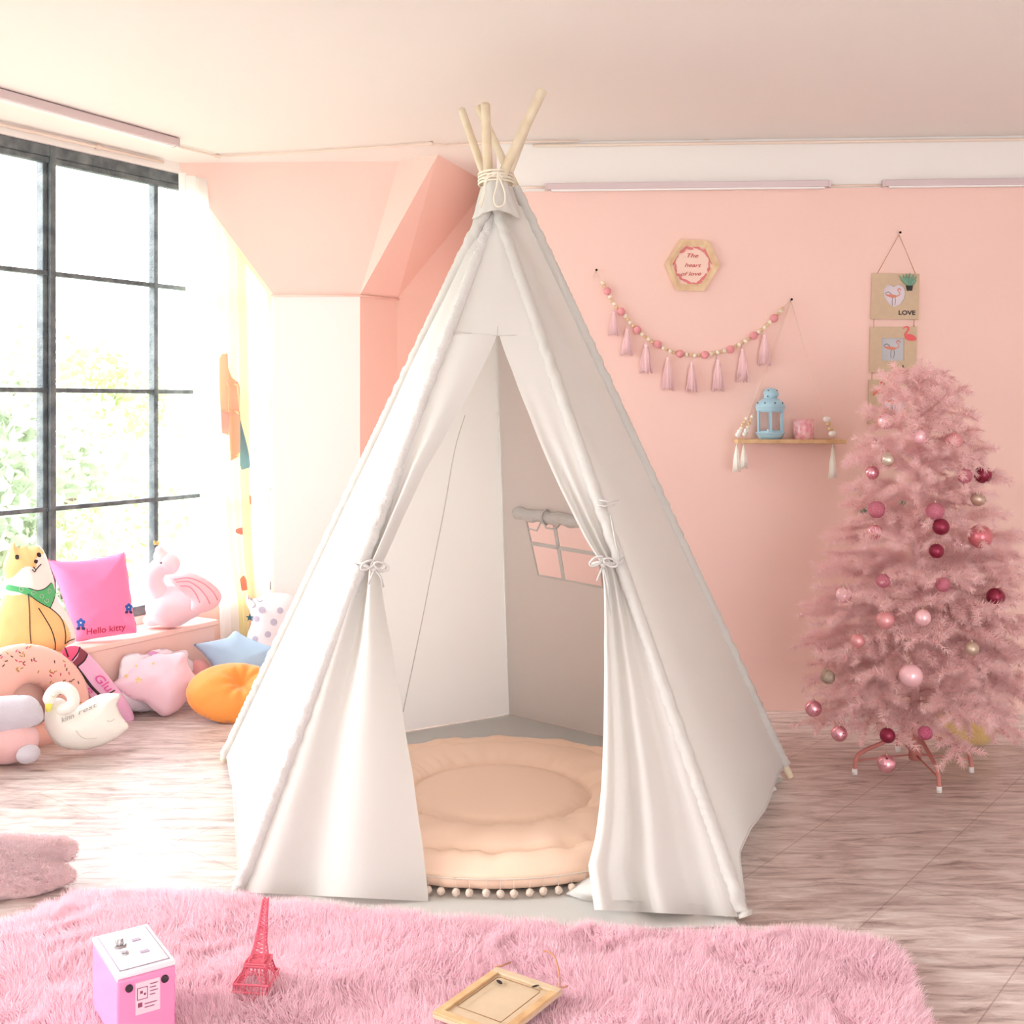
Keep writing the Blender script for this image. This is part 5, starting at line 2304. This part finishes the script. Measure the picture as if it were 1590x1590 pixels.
# white cloud cushion behind it
pt = lean_pt(240, .06)
pc = Puff([(186, 1100), (184, 1050), (189, 1024), (200, 1015), (214, 1014), (226, 1016), (238, 1009), (256, 1007), (270, 1011), (284, 1008), (292, 1012), (293, 1022), (302, 1030), (303, 1048), (296, 1100)], pt, lean_plane(3), .045, power=.6)
r = thing('cloud_cushion', pt, 'white and lilac cloud cushion against the bench behind the lilac star cushion', 'cushion')
pc.build('cover', mat('white_lilac_plush', srgb(250, 234, 244), .9, sheen=.4), r, 44)
mb = MB()
pc.patch([(229, 1013), (238, 1011), (248, 1014), (250, 1017), (238, 1018), (230, 1016)], mb, .003, 4, 10)
mb.build('pink_tag', mat('mauve_ribbon', srgb(226, 160, 204), .6), r)
# small pink paw cushion
pt = PZ(311, 1088)
pk = Puff([(298, 1032), (302, 1025), (312, 1023), (322, 1028), (328, 1040), (330, 1085), (300, 1086), (297, 1050)], pt, facing(20, 0, 311), .045, power=.6)
r = thing('small_cushion', pt, 'small rosy pink cushion between the lilac and blue star cushions', 'cushion')
pk.build('cover', mat('rosy_plush', srgb(246, 178, 176), .9, sheen=.4), r, 30)

# lipstick shaped cushion
pt = lean_pt(196, .10)
lip = Puff([(101, 1006), (110, 1003), (122, 1004), (136, 1014), (150, 1028), (163, 1044), (178, 1062), (194, 1084), (206, 1106), (208, 1120), (200, 1127), (190, 1122), (176, 1114), (160, 1104), (150, 1096), (138, 1080), (126, 1060), (112, 1038), (100, 1020), (96, 1012)], pt, lean_plane(10), .045, power=.6, ns=4)
lipA = smooth_poly([lip.pl(*p) for p in [(90, 1000), (110, 998), (124, 1004), (110, 1022), (108, 1032), (104, 1036), (90, 1015)]], 4)
lipB = smooth_poly([lip.pl(*p) for p in [(124, 1002), (136, 1012), (122, 1030), (114, 1040), (107, 1036), (114, 1022)]], 4)
r = thing('lipstick_cushion', pt, 'pink lipstick shaped cushion with curly lettering leaning on the bench', 'cushion')
lip.build('tube', [mat('orchid_plush', srgb(246, 186, 222), .8, sheen=.3), mat('crimson_pink_plush', srgb(246, 92, 136), .8), mat('maroon_band', srgb(140, 62, 78), .8)], r, 110,
          matfn=lambda u, v: 1 if inside(lipA, np.array([[u, v]]))[0] else (2 if inside(lipB, np.array([[u, v]]))[0] else 0))
mb = MB()
for ln in ([(101, 1006), (104, 1014), (106, 1020)], [(124, 1005), (121, 1014), (112, 1026)], [(136, 1016), (131, 1026), (119, 1036)]):
    lip.line(ln, .0035, mb, .002, 4)
lip.line([(119, 1036), (130, 1050), (142, 1066), (154, 1078)], .0065, mb, .001, 4)
lip.line([(154, 1078), (166, 1078), (178, 1072)], .0035, mb, .001, 4)
mb.build('outline', M_line, r)
mp = mat('magenta_embroidery', srgb(226, 96, 168), .8)
text_on('Glu', lambda a, b: lip.pt(a, b, .006), 'lettering', mp, r, (146, 1054), (168, 1076), 13, .2)
text_on('e', lambda a, b: lip.pt(a, b, .006), 'lettering', mp, r, (134, 1070), (140, 1078), 9, .2)

# doughnut cushion
pt = lean_pt(40, .07)
cx_, cy_ = 38, 1083
oc = [(cx_ + 97 * math.cos(a), cy_ + 84 * math.sin(a)) for a in np.linspace(0, 2 * PI, 33)[:-1]]
ic = [(cx_ + 8 + 32 * math.cos(a), cy_ + 12 + 33 * math.sin(a)) for a in np.linspace(0, 2 * PI, 21)[:-1]]
dn_ = Puff(oc, pt, lean_plane(7), .06, holes=[ic], power=.5, D=.085)
r = thing('doughnut_cushion', pt, 'pink iced doughnut cushion with coloured sprinkles behind the white swan', 'cushion')
dn_.build('ring', mat('peach_pink_icing_plush', srgb(250, 196, 182), .85, sheen=.3), r, 64)
sp_cols = [mat('sprinkle_brown', srgb(110, 66, 60), .7), mat('sprinkle_rose', srgb(226, 80, 120), .7), mat('sprinkle_mustard', srgb(206, 156, 84), .7)]
ns_ = 0
while ns_ < 64:
    a = random.uniform(-PI, .15)
    rr = random.uniform(.50, .95)
    sx, sy = cx_ + 97 * rr * math.cos(a), cy_ + 84 * rr * math.sin(a)
    if sx < -55:
        continue
    th = random.uniform(0, PI)
    mb = MB()
    dn_.line([(sx - 2.2 * math.cos(th), sy - 2.2 * math.sin(th)), (sx + 2.2 * math.cos(th), sy + 2.2 * math.sin(th))], .0024, mb, .001, 2, sm=False)
    mb.build('sprinkle', sp_cols[ns_ % 3], r)
    ns_ += 1

# white swan plush
pt = PZ(130, 1164)
sw = Puff([(70, 1100), (74, 1090), (82, 1085), (92, 1083), (102, 1088), (112, 1096), (118, 1098), (134, 1088), (152, 1079), (168, 1076), (186, 1077), (187, 1082), (182, 1094), (188, 1110), (200, 1128), (194, 1136), (178, 1148), (156, 1158), (130, 1164), (106, 1163), (88, 1156), (76, 1142), (69, 1124)], PZ(130, 1173), facing(10, 0, 130), .075, power=.55, wr=.002)
r = thing('swan_plush', pt, 'white swan plush with a yellow beak on the floor in front of the bench', 'plush toy')
M_sw = mat('cream_white_plush', srgb(246, 240, 232), .9, sheen=.4, bump=.3, bump_scale=350)
sw.build('body', M_sw, r, 50)
Yn = pt.y - .15
nk = smooth_poly([(96, 1102), (109, 1098), (114, 1090), (113, 1080), (107, 1072), (98, 1068), (89, 1069), (81, 1075), (76, 1084)], 5, False)
kk_ = Yn / F
blob('neck', [(P(x, y, Yn + .02), (9.5 * kk_, 10 * kk_, 9.5 * kk_), I3) for x, y in nk] + [(P(77, 1086, Yn + .01), (9 * kk_, 9 * kk_, 12 * kk_), rotv('Y', 10))], M_sw, r, .007, 6)
mb = MB()
c = P(75.5, 1097, Yn)
mb.lathe([(0, -.026), (.010, -.018), (.014, -.004), (.015, .008), (.009, .018), (0, .02)], c, 12, (.2, 0, 1))
mb.build('beak', mat('yellow_beak', srgb(244, 234, 110), .8), r)
mb = MB()
mb.tube([P(x, y, Yn - .028) for x, y in ((80, 1080), (83, 1083), (86, 1080))], .0014, 5)
mb.build('eye', mat('gold_thread', srgb(206, 186, 120), .6), r)
mb = MB()
sw.line([(118, 1134), (124, 1142), (134, 1147), (150, 1146)], .0018, mb, .001)
sw.line([(166, 1119), (172, 1120), (178, 1116)], .0018, mb, .001)
mb.build('wing_stitching', mat('cream_thread', srgb(220, 208, 196), .8), r)
text_on('kinn', lambda a, b: sw.pt(a, b, .002), 'lettering', mat('silver_grey_embroidery', srgb(176, 170, 166), .6), r, (96, 1122), (116, 1114), 7.5, .3)
text_on('rest', lambda a, b: sw.pt(a, b, .002), 'lettering', MATS['silver_grey_embroidery'], r, (122, 1110), (152, 1096), 6.5, .3)

# grey and pink elephant plush at the left edge
pt = PZ(30, 1186)
el = Puff([(-40, 1100), (-20, 1084), (10, 1080), (40, 1079), (54, 1084), (64, 1096), (69, 1110), (66, 1120), (56, 1127), (44, 1132), (20, 1140), (-20, 1140), (-44, 1122)], P(20, 1120, pt.y - .02), facing(10, 0, 30), .06, power=.55)
r = thing('elephant_plush', pt, 'grey and pink elephant plush cut off by the left edge below the doughnut cushion', 'plush toy')
el.build('ear', mat('grey_lilac_plush', srgb(212, 202, 212), .95, sheen=.4, bump=.5, bump_scale=260), r, 36)
k_ = pt.y / F
blob('body', [(P(10, 1150, pt.y), (50 * k_, 36 * k_, 36 * k_), I3)], mat('dusty_pink_plush', srgb(240, 190, 190), .9, sheen=.4, bump=.3, bump_scale=260), r, .010, 6)
blob('foot', [(P(44, 1171, pt.y - .06), (17 * k_, 22 * k_, 14 * k_), I3)], MATS['grey_lilac_plush'], r, .007, 5)

# ================================================================== FOREGROUND
M_fur = mat('pink_long_fur', srgb(255, 223, 232), .7, trans=.35, sheen=.2)
M_furb = mat('pink_fur_backing', srgb(254, 216, 226), .9)
rug_px = [(-70, 1440), (-20, 1425), (45, 1412), (78, 1388), (130, 1372), (250, 1376), (400, 1388), (550, 1402), (700, 1416), (850, 1424), (1000, 1432), (1130, 1437), (1260, 1437), (1345, 1442), (1385, 1456), (1410, 1486), (1424, 1530), (1440, 1560), (1452, 1620), (1458, 1700), (1440, 1760), (700, 1790), (-100, 1790)]
rz = .055
rug_o = smooth_poly([tuple(PZ(x, y, rz)[:2]) for x, y in rug_px], 4)
RT = Vector((0, 2.9, 0))
rug = empty('fur_rug', RT, 'thick pink shaggy fur rug filling the foreground floor', 'rug')


def rug_h(x, y, d):
    e = np.clip(d / .10, 0, 1)
    b = (np.sin(x * 7 + 1.5 * np.sin(y * 6)) * np.cos(y * 9 + 1.2 * np.sin(x * 5)) * .5 + .5)
    c = np.abs(np.sin(x * 3.1 + 2.2 * np.sin(y * 3 + .5))) ** .6
    return (.012 + .018 * b + .014 * c) * (1 - (1 - e) ** 2) ** .5 + .004


st = .022
lo, hi = rug_o.min(0), rug_o.max(0)
nx, ny = int((hi[0] - lo[0]) / st) + 3, int((hi[1] - lo[1]) / st) + 3
gx, gy = np.meshgrid(lo[0] - st + np.arange(nx) * st, lo[1] - st + np.arange(ny) * st)
q = np.stack([gx.ravel(), gy.ravel()], -1)
ins = inside(rug_o, q)
d, cpt = nearest(rug_o, q)
q[~ins] = cpt[~ins]
d[~ins] = 0
hz = rug_h(q[:, 0], q[:, 1], d)
hz[~ins] = .003
G = ins.reshape(ny, nx)
mask = G[:-1, :-1] | G[1:, :-1] | G[:-1, 1:] | G[1:, 1:]
jj, ii = np.nonzero(mask)
a0 = jj * nx + ii
Q = np.stack([a0, a0 + 1, a0 + nx + 1, a0 + nx], 1)
me = raw_mesh('backing', np.column_stack([q, hz]), Q)
link('backing', me, M_furb, rug)
# fur
nb_ = 330000
xy = rng.uniform(lo, hi, size=(nb_, 2))
# denser towards the camera view: drop what lies nearer than the frame's lower edge
ok = inside(rug_o, xy)
xy = xy[ok]
d, _ = (lambda a: (np.concatenate([nearest(rug_o, a[k:k + 20000])[0] for k in range(0, len(a), 20000)]), None))(xy)
z_ = rug_h(xy[:, 0], xy[:, 1], d)
n = len(xy)
# clumps lean together
ca = 2.6 * np.sin(xy[:, 0] * 9 + 2 * np.sin(xy[:, 1] * 11)) + 2.2 * np.cos(xy[:, 1] * 8 + 1.7 * np.sin(xy[:, 0] * 13))
lean = .55 + .35 * np.sin(xy[:, 0] * 23 + xy[:, 1] * 17)
dr_ = np.stack([np.cos(ca) * lean + rng.normal(0, .22, n), np.sin(ca) * lean - .25 + rng.normal(0, .22, n), np.full(n, .9)], 1)
ln_ = rng.uniform(.028, .048, n)
V, Qd, T = blades(np.column_stack([xy, z_]), dr_, ln_, np.full(n, .0026), .45, 2)
V[:, 2] = np.maximum(V[:, 2], .002)
me = raw_mesh('fur', V, Qd, T)
o = link('fur', me, M_fur, rug, smooth=False)
o['kind'] = 'stuff'
print('fur', n)


def rug_top(x, y):
    dd, _ = nearest(rug_o, np.array([[x, y]]))
    return float(rug_h(x, y, dd)[0])


# fluffy star cushion at the left edge
pt = PZ(40, 1396)
fs_ = Puff([(-80, 1320), (-30, 1300), (20, 1299), (60, 1301), (100, 1303), (117, 1311), (120, 1322), (112, 1336), (92, 1341), (110, 1350), (118, 1360), (112, 1370), (84, 1382), (50, 1392), (10, 1396), (-50, 1400), (-90, 1380), (-100, 1345)], pt, facing(50, 0, 40), .075, power=.6, ns=4)
r = thing('fluffy_cushion', pt, 'dusty pink fluffy cushion cut off by the left edge behind the fur rug', 'cushion')
ob = fs_.build('cover', mat('dusty_rose_fleece', srgb(255, 228, 230), .95, sheen=.5, bump=.8, bump_scale=90), r, 50)
# short pile on it
me = ob.data
pc_ = np.array([tuple(p.center) for p in me.polygons])
pn_ = np.array([tuple(p.normal) for p in me.polygons])
rep = 16
pr = np.repeat(pc_, rep, 0) + rng.normal(0, .006, (len(pc_) * rep, 3))
pn = np.repeat(pn_, rep, 0)
pr -= pn * ((pr - np.repeat(pc_, rep, 0)) * pn).sum(1, keepdims=True)
keep = pn[:, 2] > -.3
pr, pn = pr[keep], pn[keep]
V, Qd, T = blades(pr, pn + rng.normal(0, .35, pr.shape) + np.array([.4, -.3, 0]), rng.uniform(.008, .014, len(pr)), np.full(len(pr), .0022), .3, 1)
V[:, 2] = np.maximum(V[:, 2], .001)
o = link('pile', raw_mesh('pile', V, None, T), MATS['dusty_rose_fleece'], r, smooth=False)
o['kind'] = 'stuff'

# money safe lying on its back
def safe():
    Mp = mat('pink_enamel', srgb(240, 150, 196), .3, coat=.3)
    Mw = mat('white_enamel', srgb(246, 238, 246), .28, coat=.3)
    Mc = mat('chrome', srgb(190, 186, 190), .15, .95)
    Ml = mat('lilac_outline', srgb(164, 140, 164), .4)
    zt_ = .225
    a = PZ(143, 1455, zt_)
    b = PZ(182, 1515, zt_)
    dfw = (b - a)
    ux = Vector((-dfw.y, dfw.x, 0)).normalized()     # towards the right
    if ux.x < 0:
        ux = -ux
    uy = -dfw.normalized()                            # towards the back
    Wd, Ln, Ht = .132, dfw.length, .165
    o0 = b.copy()
    o0.z = zt_ - Ht
    r = empty('toy_safe', o0 + ux * Wd / 2 + uy * Ln / 2, 'pink toy safe with a white door facing up, lying on the fur rug', 'toy safe')
    at_ = lambda u, v, z=zt_: b + ux * u + uy * v + Vector((0, 0, z - zt_))
    mb = MB()
    mb.box(o0, ux * Wd, uy * Ln, (0, 0, Ht - .012))
    sharp(mb.build('body', Mp, r, bevel=.006))
    mb = MB()
    t0 = at_(-.001, -.001, zt_ - .012)
    mb.box(t0, ux * (Wd + .002), uy * (Ln + .002), (0, 0, .012))
    sharp(mb.build('front_rim', Mw, r, bevel=.004))
    mb = MB()
    mb.box(at_(.012, .016, zt_), ux * (Wd - .024), uy * (Ln - .032), (0, 0, .003))
    d = mb.build('door', Mw, r, bevel=.0015)
    mb = MB()
    z = zt_ + .0005
    for (u0, v0, u1, v1) in ((.011, .015, Wd - .011, .017), (.011, Ln - .017, Wd - .011, Ln - .015), (.009, .015, .012, Ln - .015), (Wd - .012, .015, Wd - .009, Ln - .015)):
        mb.box(at_(u0, v0, z), ux * (u1 - u0), uy * (v1 - v0), (0, 0, .001))
    mb.build('door_gap', Ml, r, smooth=False)
    zz = zt_ + .003
    mb = MB()
    mb.lathe([(0, 0), (.0165, 0), (.0170, .003), (.0145, .006), (.0100, .0065), (.0095, .016), (.0075, .019), (0, .019)], at_(.040, .135, zz), 24)
    kn = mb.build('dial', Mc, d)
    sharp(kn, 40)
    mb = MB()
    mb.lathe([(0, 0), (.0105, 0), (.0105, .003), (.007, .004), (.0065, .009), (0, .009)], at_(.040, .092, zz), 20)
    mb.box(at_(.0385, .087, zz + .009), ux * .003, uy * .010, (0, 0, .001))
    sharp(mb.build('key_lock', Mc, d), 40)
    for v in (.140, .070):
        mb = MB()
        mb.box(at_(.072, v, zz), ux * .020, uy * .013, (0, 0, .0015))
        mb.build('slot_plate', Ml, d, smooth=False)
    for v in (.055, .165):
        mb = MB()
        mb.tube([at_(Wd - .020, v - .012, zz), at_(Wd - .020, v + .012, zz)], .0022, 8)
        mb.build('hinge', Mw, d)
    for u in (.026, Wd - .026):
        mb = MB()
        c = at_(u, 0, zt_ - .035)
        mb.lathe([(0, -.001), (.0085, -.001), (.0085, .004), (.006, .006), (0, .005)], c, 18, -uy)
        mb.build('foot', mat('dark_rubber', srgb(60, 40, 52), .6), r)
    mb = MB()
    mb.box(at_(.040, -.002, zt_ - .100), ux * .055, uy * .004, (0, 0, .072))
    lab_ = mb.build('rating_label', mat('pale_pink_label', srgb(250, 214, 226), .6), r, smooth=False)
    mb = MB()
    M_lab = mat('label_print', srgb(150, 70, 100), .6)
    for (u, z0, w_, h_) in ((.043, .040, .024, .0015), (.043, .066, .024, .0015), (.0430, .040, .0015, .026), (.0655, .040, .0015, .026), (.050, .048, .006, .006), (.058, .054, .005, .005), (.072, .036, .018, .002), (.072, .044, .014, .002), (.072, .052, .018, .002), (.072, .060, .012, .002), (.045, .074, .010, .010), (.060, .078, .028, .002), (.060, .086, .022, .002)):
        mb.box(at_(u, -.0026, zt_ - z0 - h_), ux * w_, uy * .001, (0, 0, h_))
    mb.build('printed_marks', M_lab, r, smooth=False)


safe()

# little lattice tower
def tower():
    M = mat('rose_pink_metal', srgb(232, 112, 132), .45, .1)
    bx_ = P(394, 1512, 2.86)
    zb = .045
    B = Vector((bx_.x, 2.87, zb))
    r = empty('tower_figurine', B, 'rose pink lattice tower figurine standing on the fur rug', 'figurine')
    lean = Vector((.032, 0, 0))
    Hh = .268
    ang = math.radians(38)

    def pos(k, z, rr):
        a = ang + k * PI / 2
        return B + lean * (z / Hh) * 1.0 + Vector((rr * math.cos(a), rr * math.sin(a), z))
    # half diagonal against height
    pr = [(0, .062), (.040, .060), (.0401, .052), (.075, .034), (.0751, .036), (.082, .035), (.0821, .027), (.12, .0175), (.18, .0110), (.232, .0075)]
    rad = lambda z: interp(z, pr)
    # base block with lattice
    mb = MB()
    for z in (.0, .018, .037):
        mb.tube([pos(k, z + .002, rad(z) + .002) for k in range(4)], .0030, 4, closed=True)
    for k in range(4):
        n = 9
        for i in range(n + 1):
            a, b = pos(k, .001, rad(0)), pos(k + 1, .001, rad(0))
            c, d = pos(k, .038, rad(.038)), pos(k + 1, .038, rad(.038))
            mb.tube([a.lerp(b, i / n), c.lerp(d, i / n)], .0012, 4)
            if i < n:
                mb.tube([a.lerp(b, i / n), c.lerp(d, (i + 1) / n)], .0011, 4)
    mb.build('base', M, r, smooth=False)
    mb = MB()
    zs = [.04, .075]
    for k in range(4):
        a = pos(k, .038, .053)
        b = pos(k, .076, .035)
        for f_ in (-1, 1):
            s = (pos(k + f_, .038, .053) - a).normalized() * .016
            s2 = (pos(k + f_, .076, .035) - b).normalized() * .012
            mb.tube([a, b], .0024, 5)
            mb.tube([a + s, b + s2], .0018, 4)
            for i in range(5):
                mb.tube([(a).lerp(b, i / 5), (a + s).lerp(b + s2, (i + 1) / 5)], .0011, 4)
        # arch
        c0, c1 = pos(k, .040, .052), pos(k + 1, .040, .052)
        mid = (c0 + c1) / 2
        arc = []
        for i in range(11):
            t = i / 10
            p = c0.lerp(c1, .2 + .6 * t)
            p.z += .026 * math.sin(PI * t)
            inw = (B + lean * .15 - mid)
            inw.z = 0
            p += inw.normalized() * .010 * math.sin(PI * t)
            arc.append(p)
        mb.tube(arc, .0016, 5)
    mb.build('arched_legs', M, r, smooth=False)
    mb = MB()
    for z in (.075, .081):
        mb.tube([pos(k, z, .038) for k in range(4)], .0026, 4, closed=True)
    mb.prism([pos(k, .076, .033) for k in range(4)], (0, 0, .004))
    mb.build('gallery', M, r, smooth=False)
    mb = MB()
    n = 16
    for k in range(4):
        pts = [pos(k, lerp(.082, .232, i / n), rad(lerp(.0822, .232, i / n))) for i in range(n + 1)]
        mb.tube(pts, .0019, 5)
        nxt = [pos(k + 1, lerp(.082, .232, i / n), rad(lerp(.0822, .232, i / n))) for i in range(n + 1)]
        for i in range(n):
            mb.tube([pts[i], nxt[i + 1]], .0010, 4)
            mb.tube([nxt[i], pts[i + 1]], .0010, 4)
            if i % 4 == 0:
                mb.tube([pts[i], nxt[i]], .0013, 4)
    mb.build('shaft', M, r, smooth=False)
    mb = MB()
    c = B + lean * (.232 / Hh)
    mb.lathe([(0, 0), (.0085, 0), (.012, .004), (.012, .010), (.010, .012), (.0095, .016), (.006, .022), (.0030, .026), (.0018, .040), (0, .042)], c, 14, (lean.x, 0, Hh))
    sharp(mb.build('cap', M, r), 40)
    mb = MB()
    mb.tube([c + Vector((.005, 0, .036)), c + Vector((.0064, 0, .052))], [.0014, .0004], 6)
    mb.build('spire', mat('grey_metal', srgb(120, 110, 112), .3, .8), r)


tower()

# board with a cord and pressed leaves
def board():
    zb = .078
    A = PZ(771, 1503, zb + .012)
    B = PZ(873, 1537, zb + .012)
    d = (B - A)
    u = d.normalized()
    v = Vector((u.y, -u.x, 0))
    if v.y > 0:
        v = -v
    A2 = PZ(716, 1546, zb + .012) - A
    v = Vector((A2.x, A2.y, 0)).normalized()
    # square it up
    v = (v - u * v.dot(u)).normalized()
    Wd, Ln = d.length, .26
    r = empty('wooden_frame', A + u * Wd / 2 + v * Ln / 2 - Vector((0, 0, .012)), 'light wooden picture frame with cord and leaf prints lying on the fur rug', 'picture frame')
    up = Vector((0, 0, 1))
    q = lambda a, b, z=0: A + u * a + v * b + up * z
    mb = MB()
    mb.box(q(0, 0, -.012), u * Wd, v * Ln, up * .010)
    mb.build('backboard', M_mdf, r, smooth=False, bevel=.002)
    for nm, (a, b, w_, l_) in (('t', (0, 0, Wd, .022)), ('b', (0, Ln - .022, Wd, .022)), ('l', (0, .022, .020, Ln - .044)), ('r', (Wd - .020, .022, .020, Ln - .044))):
        mb = MB()
        mb.box(q(a, b, -.002), u * w_, v * l_, up * .006)
        mb.build('frame_rail', M_wood if nm != 't' else M_mdf, r, smooth=False, bevel=.0015)
    mb = MB()
    mb.tube([q(a, b, .0045) for a, b in ((.040, .040), (Wd - .040, .040), (Wd - .034, .047), (Wd - .034, Ln - .05), (.034, Ln - .05), (.034, .047))], .0011, 5, closed=True)
    mb.build('engraved_line', mat('burnt_line', srgb(150, 112, 76), .7), r)
    for a, b, s_, th in ((.052, .062, .013, .5), (Wd - .058, .030, .011, 1.9)):
        mb = MB()
        mb.poly([q(a + s_ * math.cos(t) * math.cos(th) - s_ * .42 * math.sin(t) * math.sin(th), b + s_ * math.cos(t) * math.sin(th) + s_ * .42 * math.sin(t) * math.cos(th), .0052) for t in np.linspace(0, 2 * PI, 15)[:-1]])
        mb.build('leaf_print', M_black, r, smooth=False)
    mb = MB()
    tw = mat('jute_cord', srgb(186, 130, 98), .9)
    hz_ = zb + .03
    path = [q(Wd - .006, .004, .006), PZ(869, 1520, zb + .03), PZ(866, 1500, zb + .035), PZ(860, 1484, zb + .035), PZ(852, 1478, zb + .032), PZ(845, 1477, zb + .028)]
    mb.tube([Vector(p) for p in smooth_poly([tuple(p) for p in path], 6, False)], .0022, 6)
    mb.build('hanging_cord', tw, r)
    mb = MB()
    mb.tube([q(-.004, .004, .004), PZ(778, 1500, zb + .018), PZ(793, 1494, zb + .02)], .0022, 6)
    mb.tube([q(Wd - .004, .0, .004), q(Wd + .012, -.006, .010)], .0022, 6)
    mb.build('cord_end', tw, r)


board()
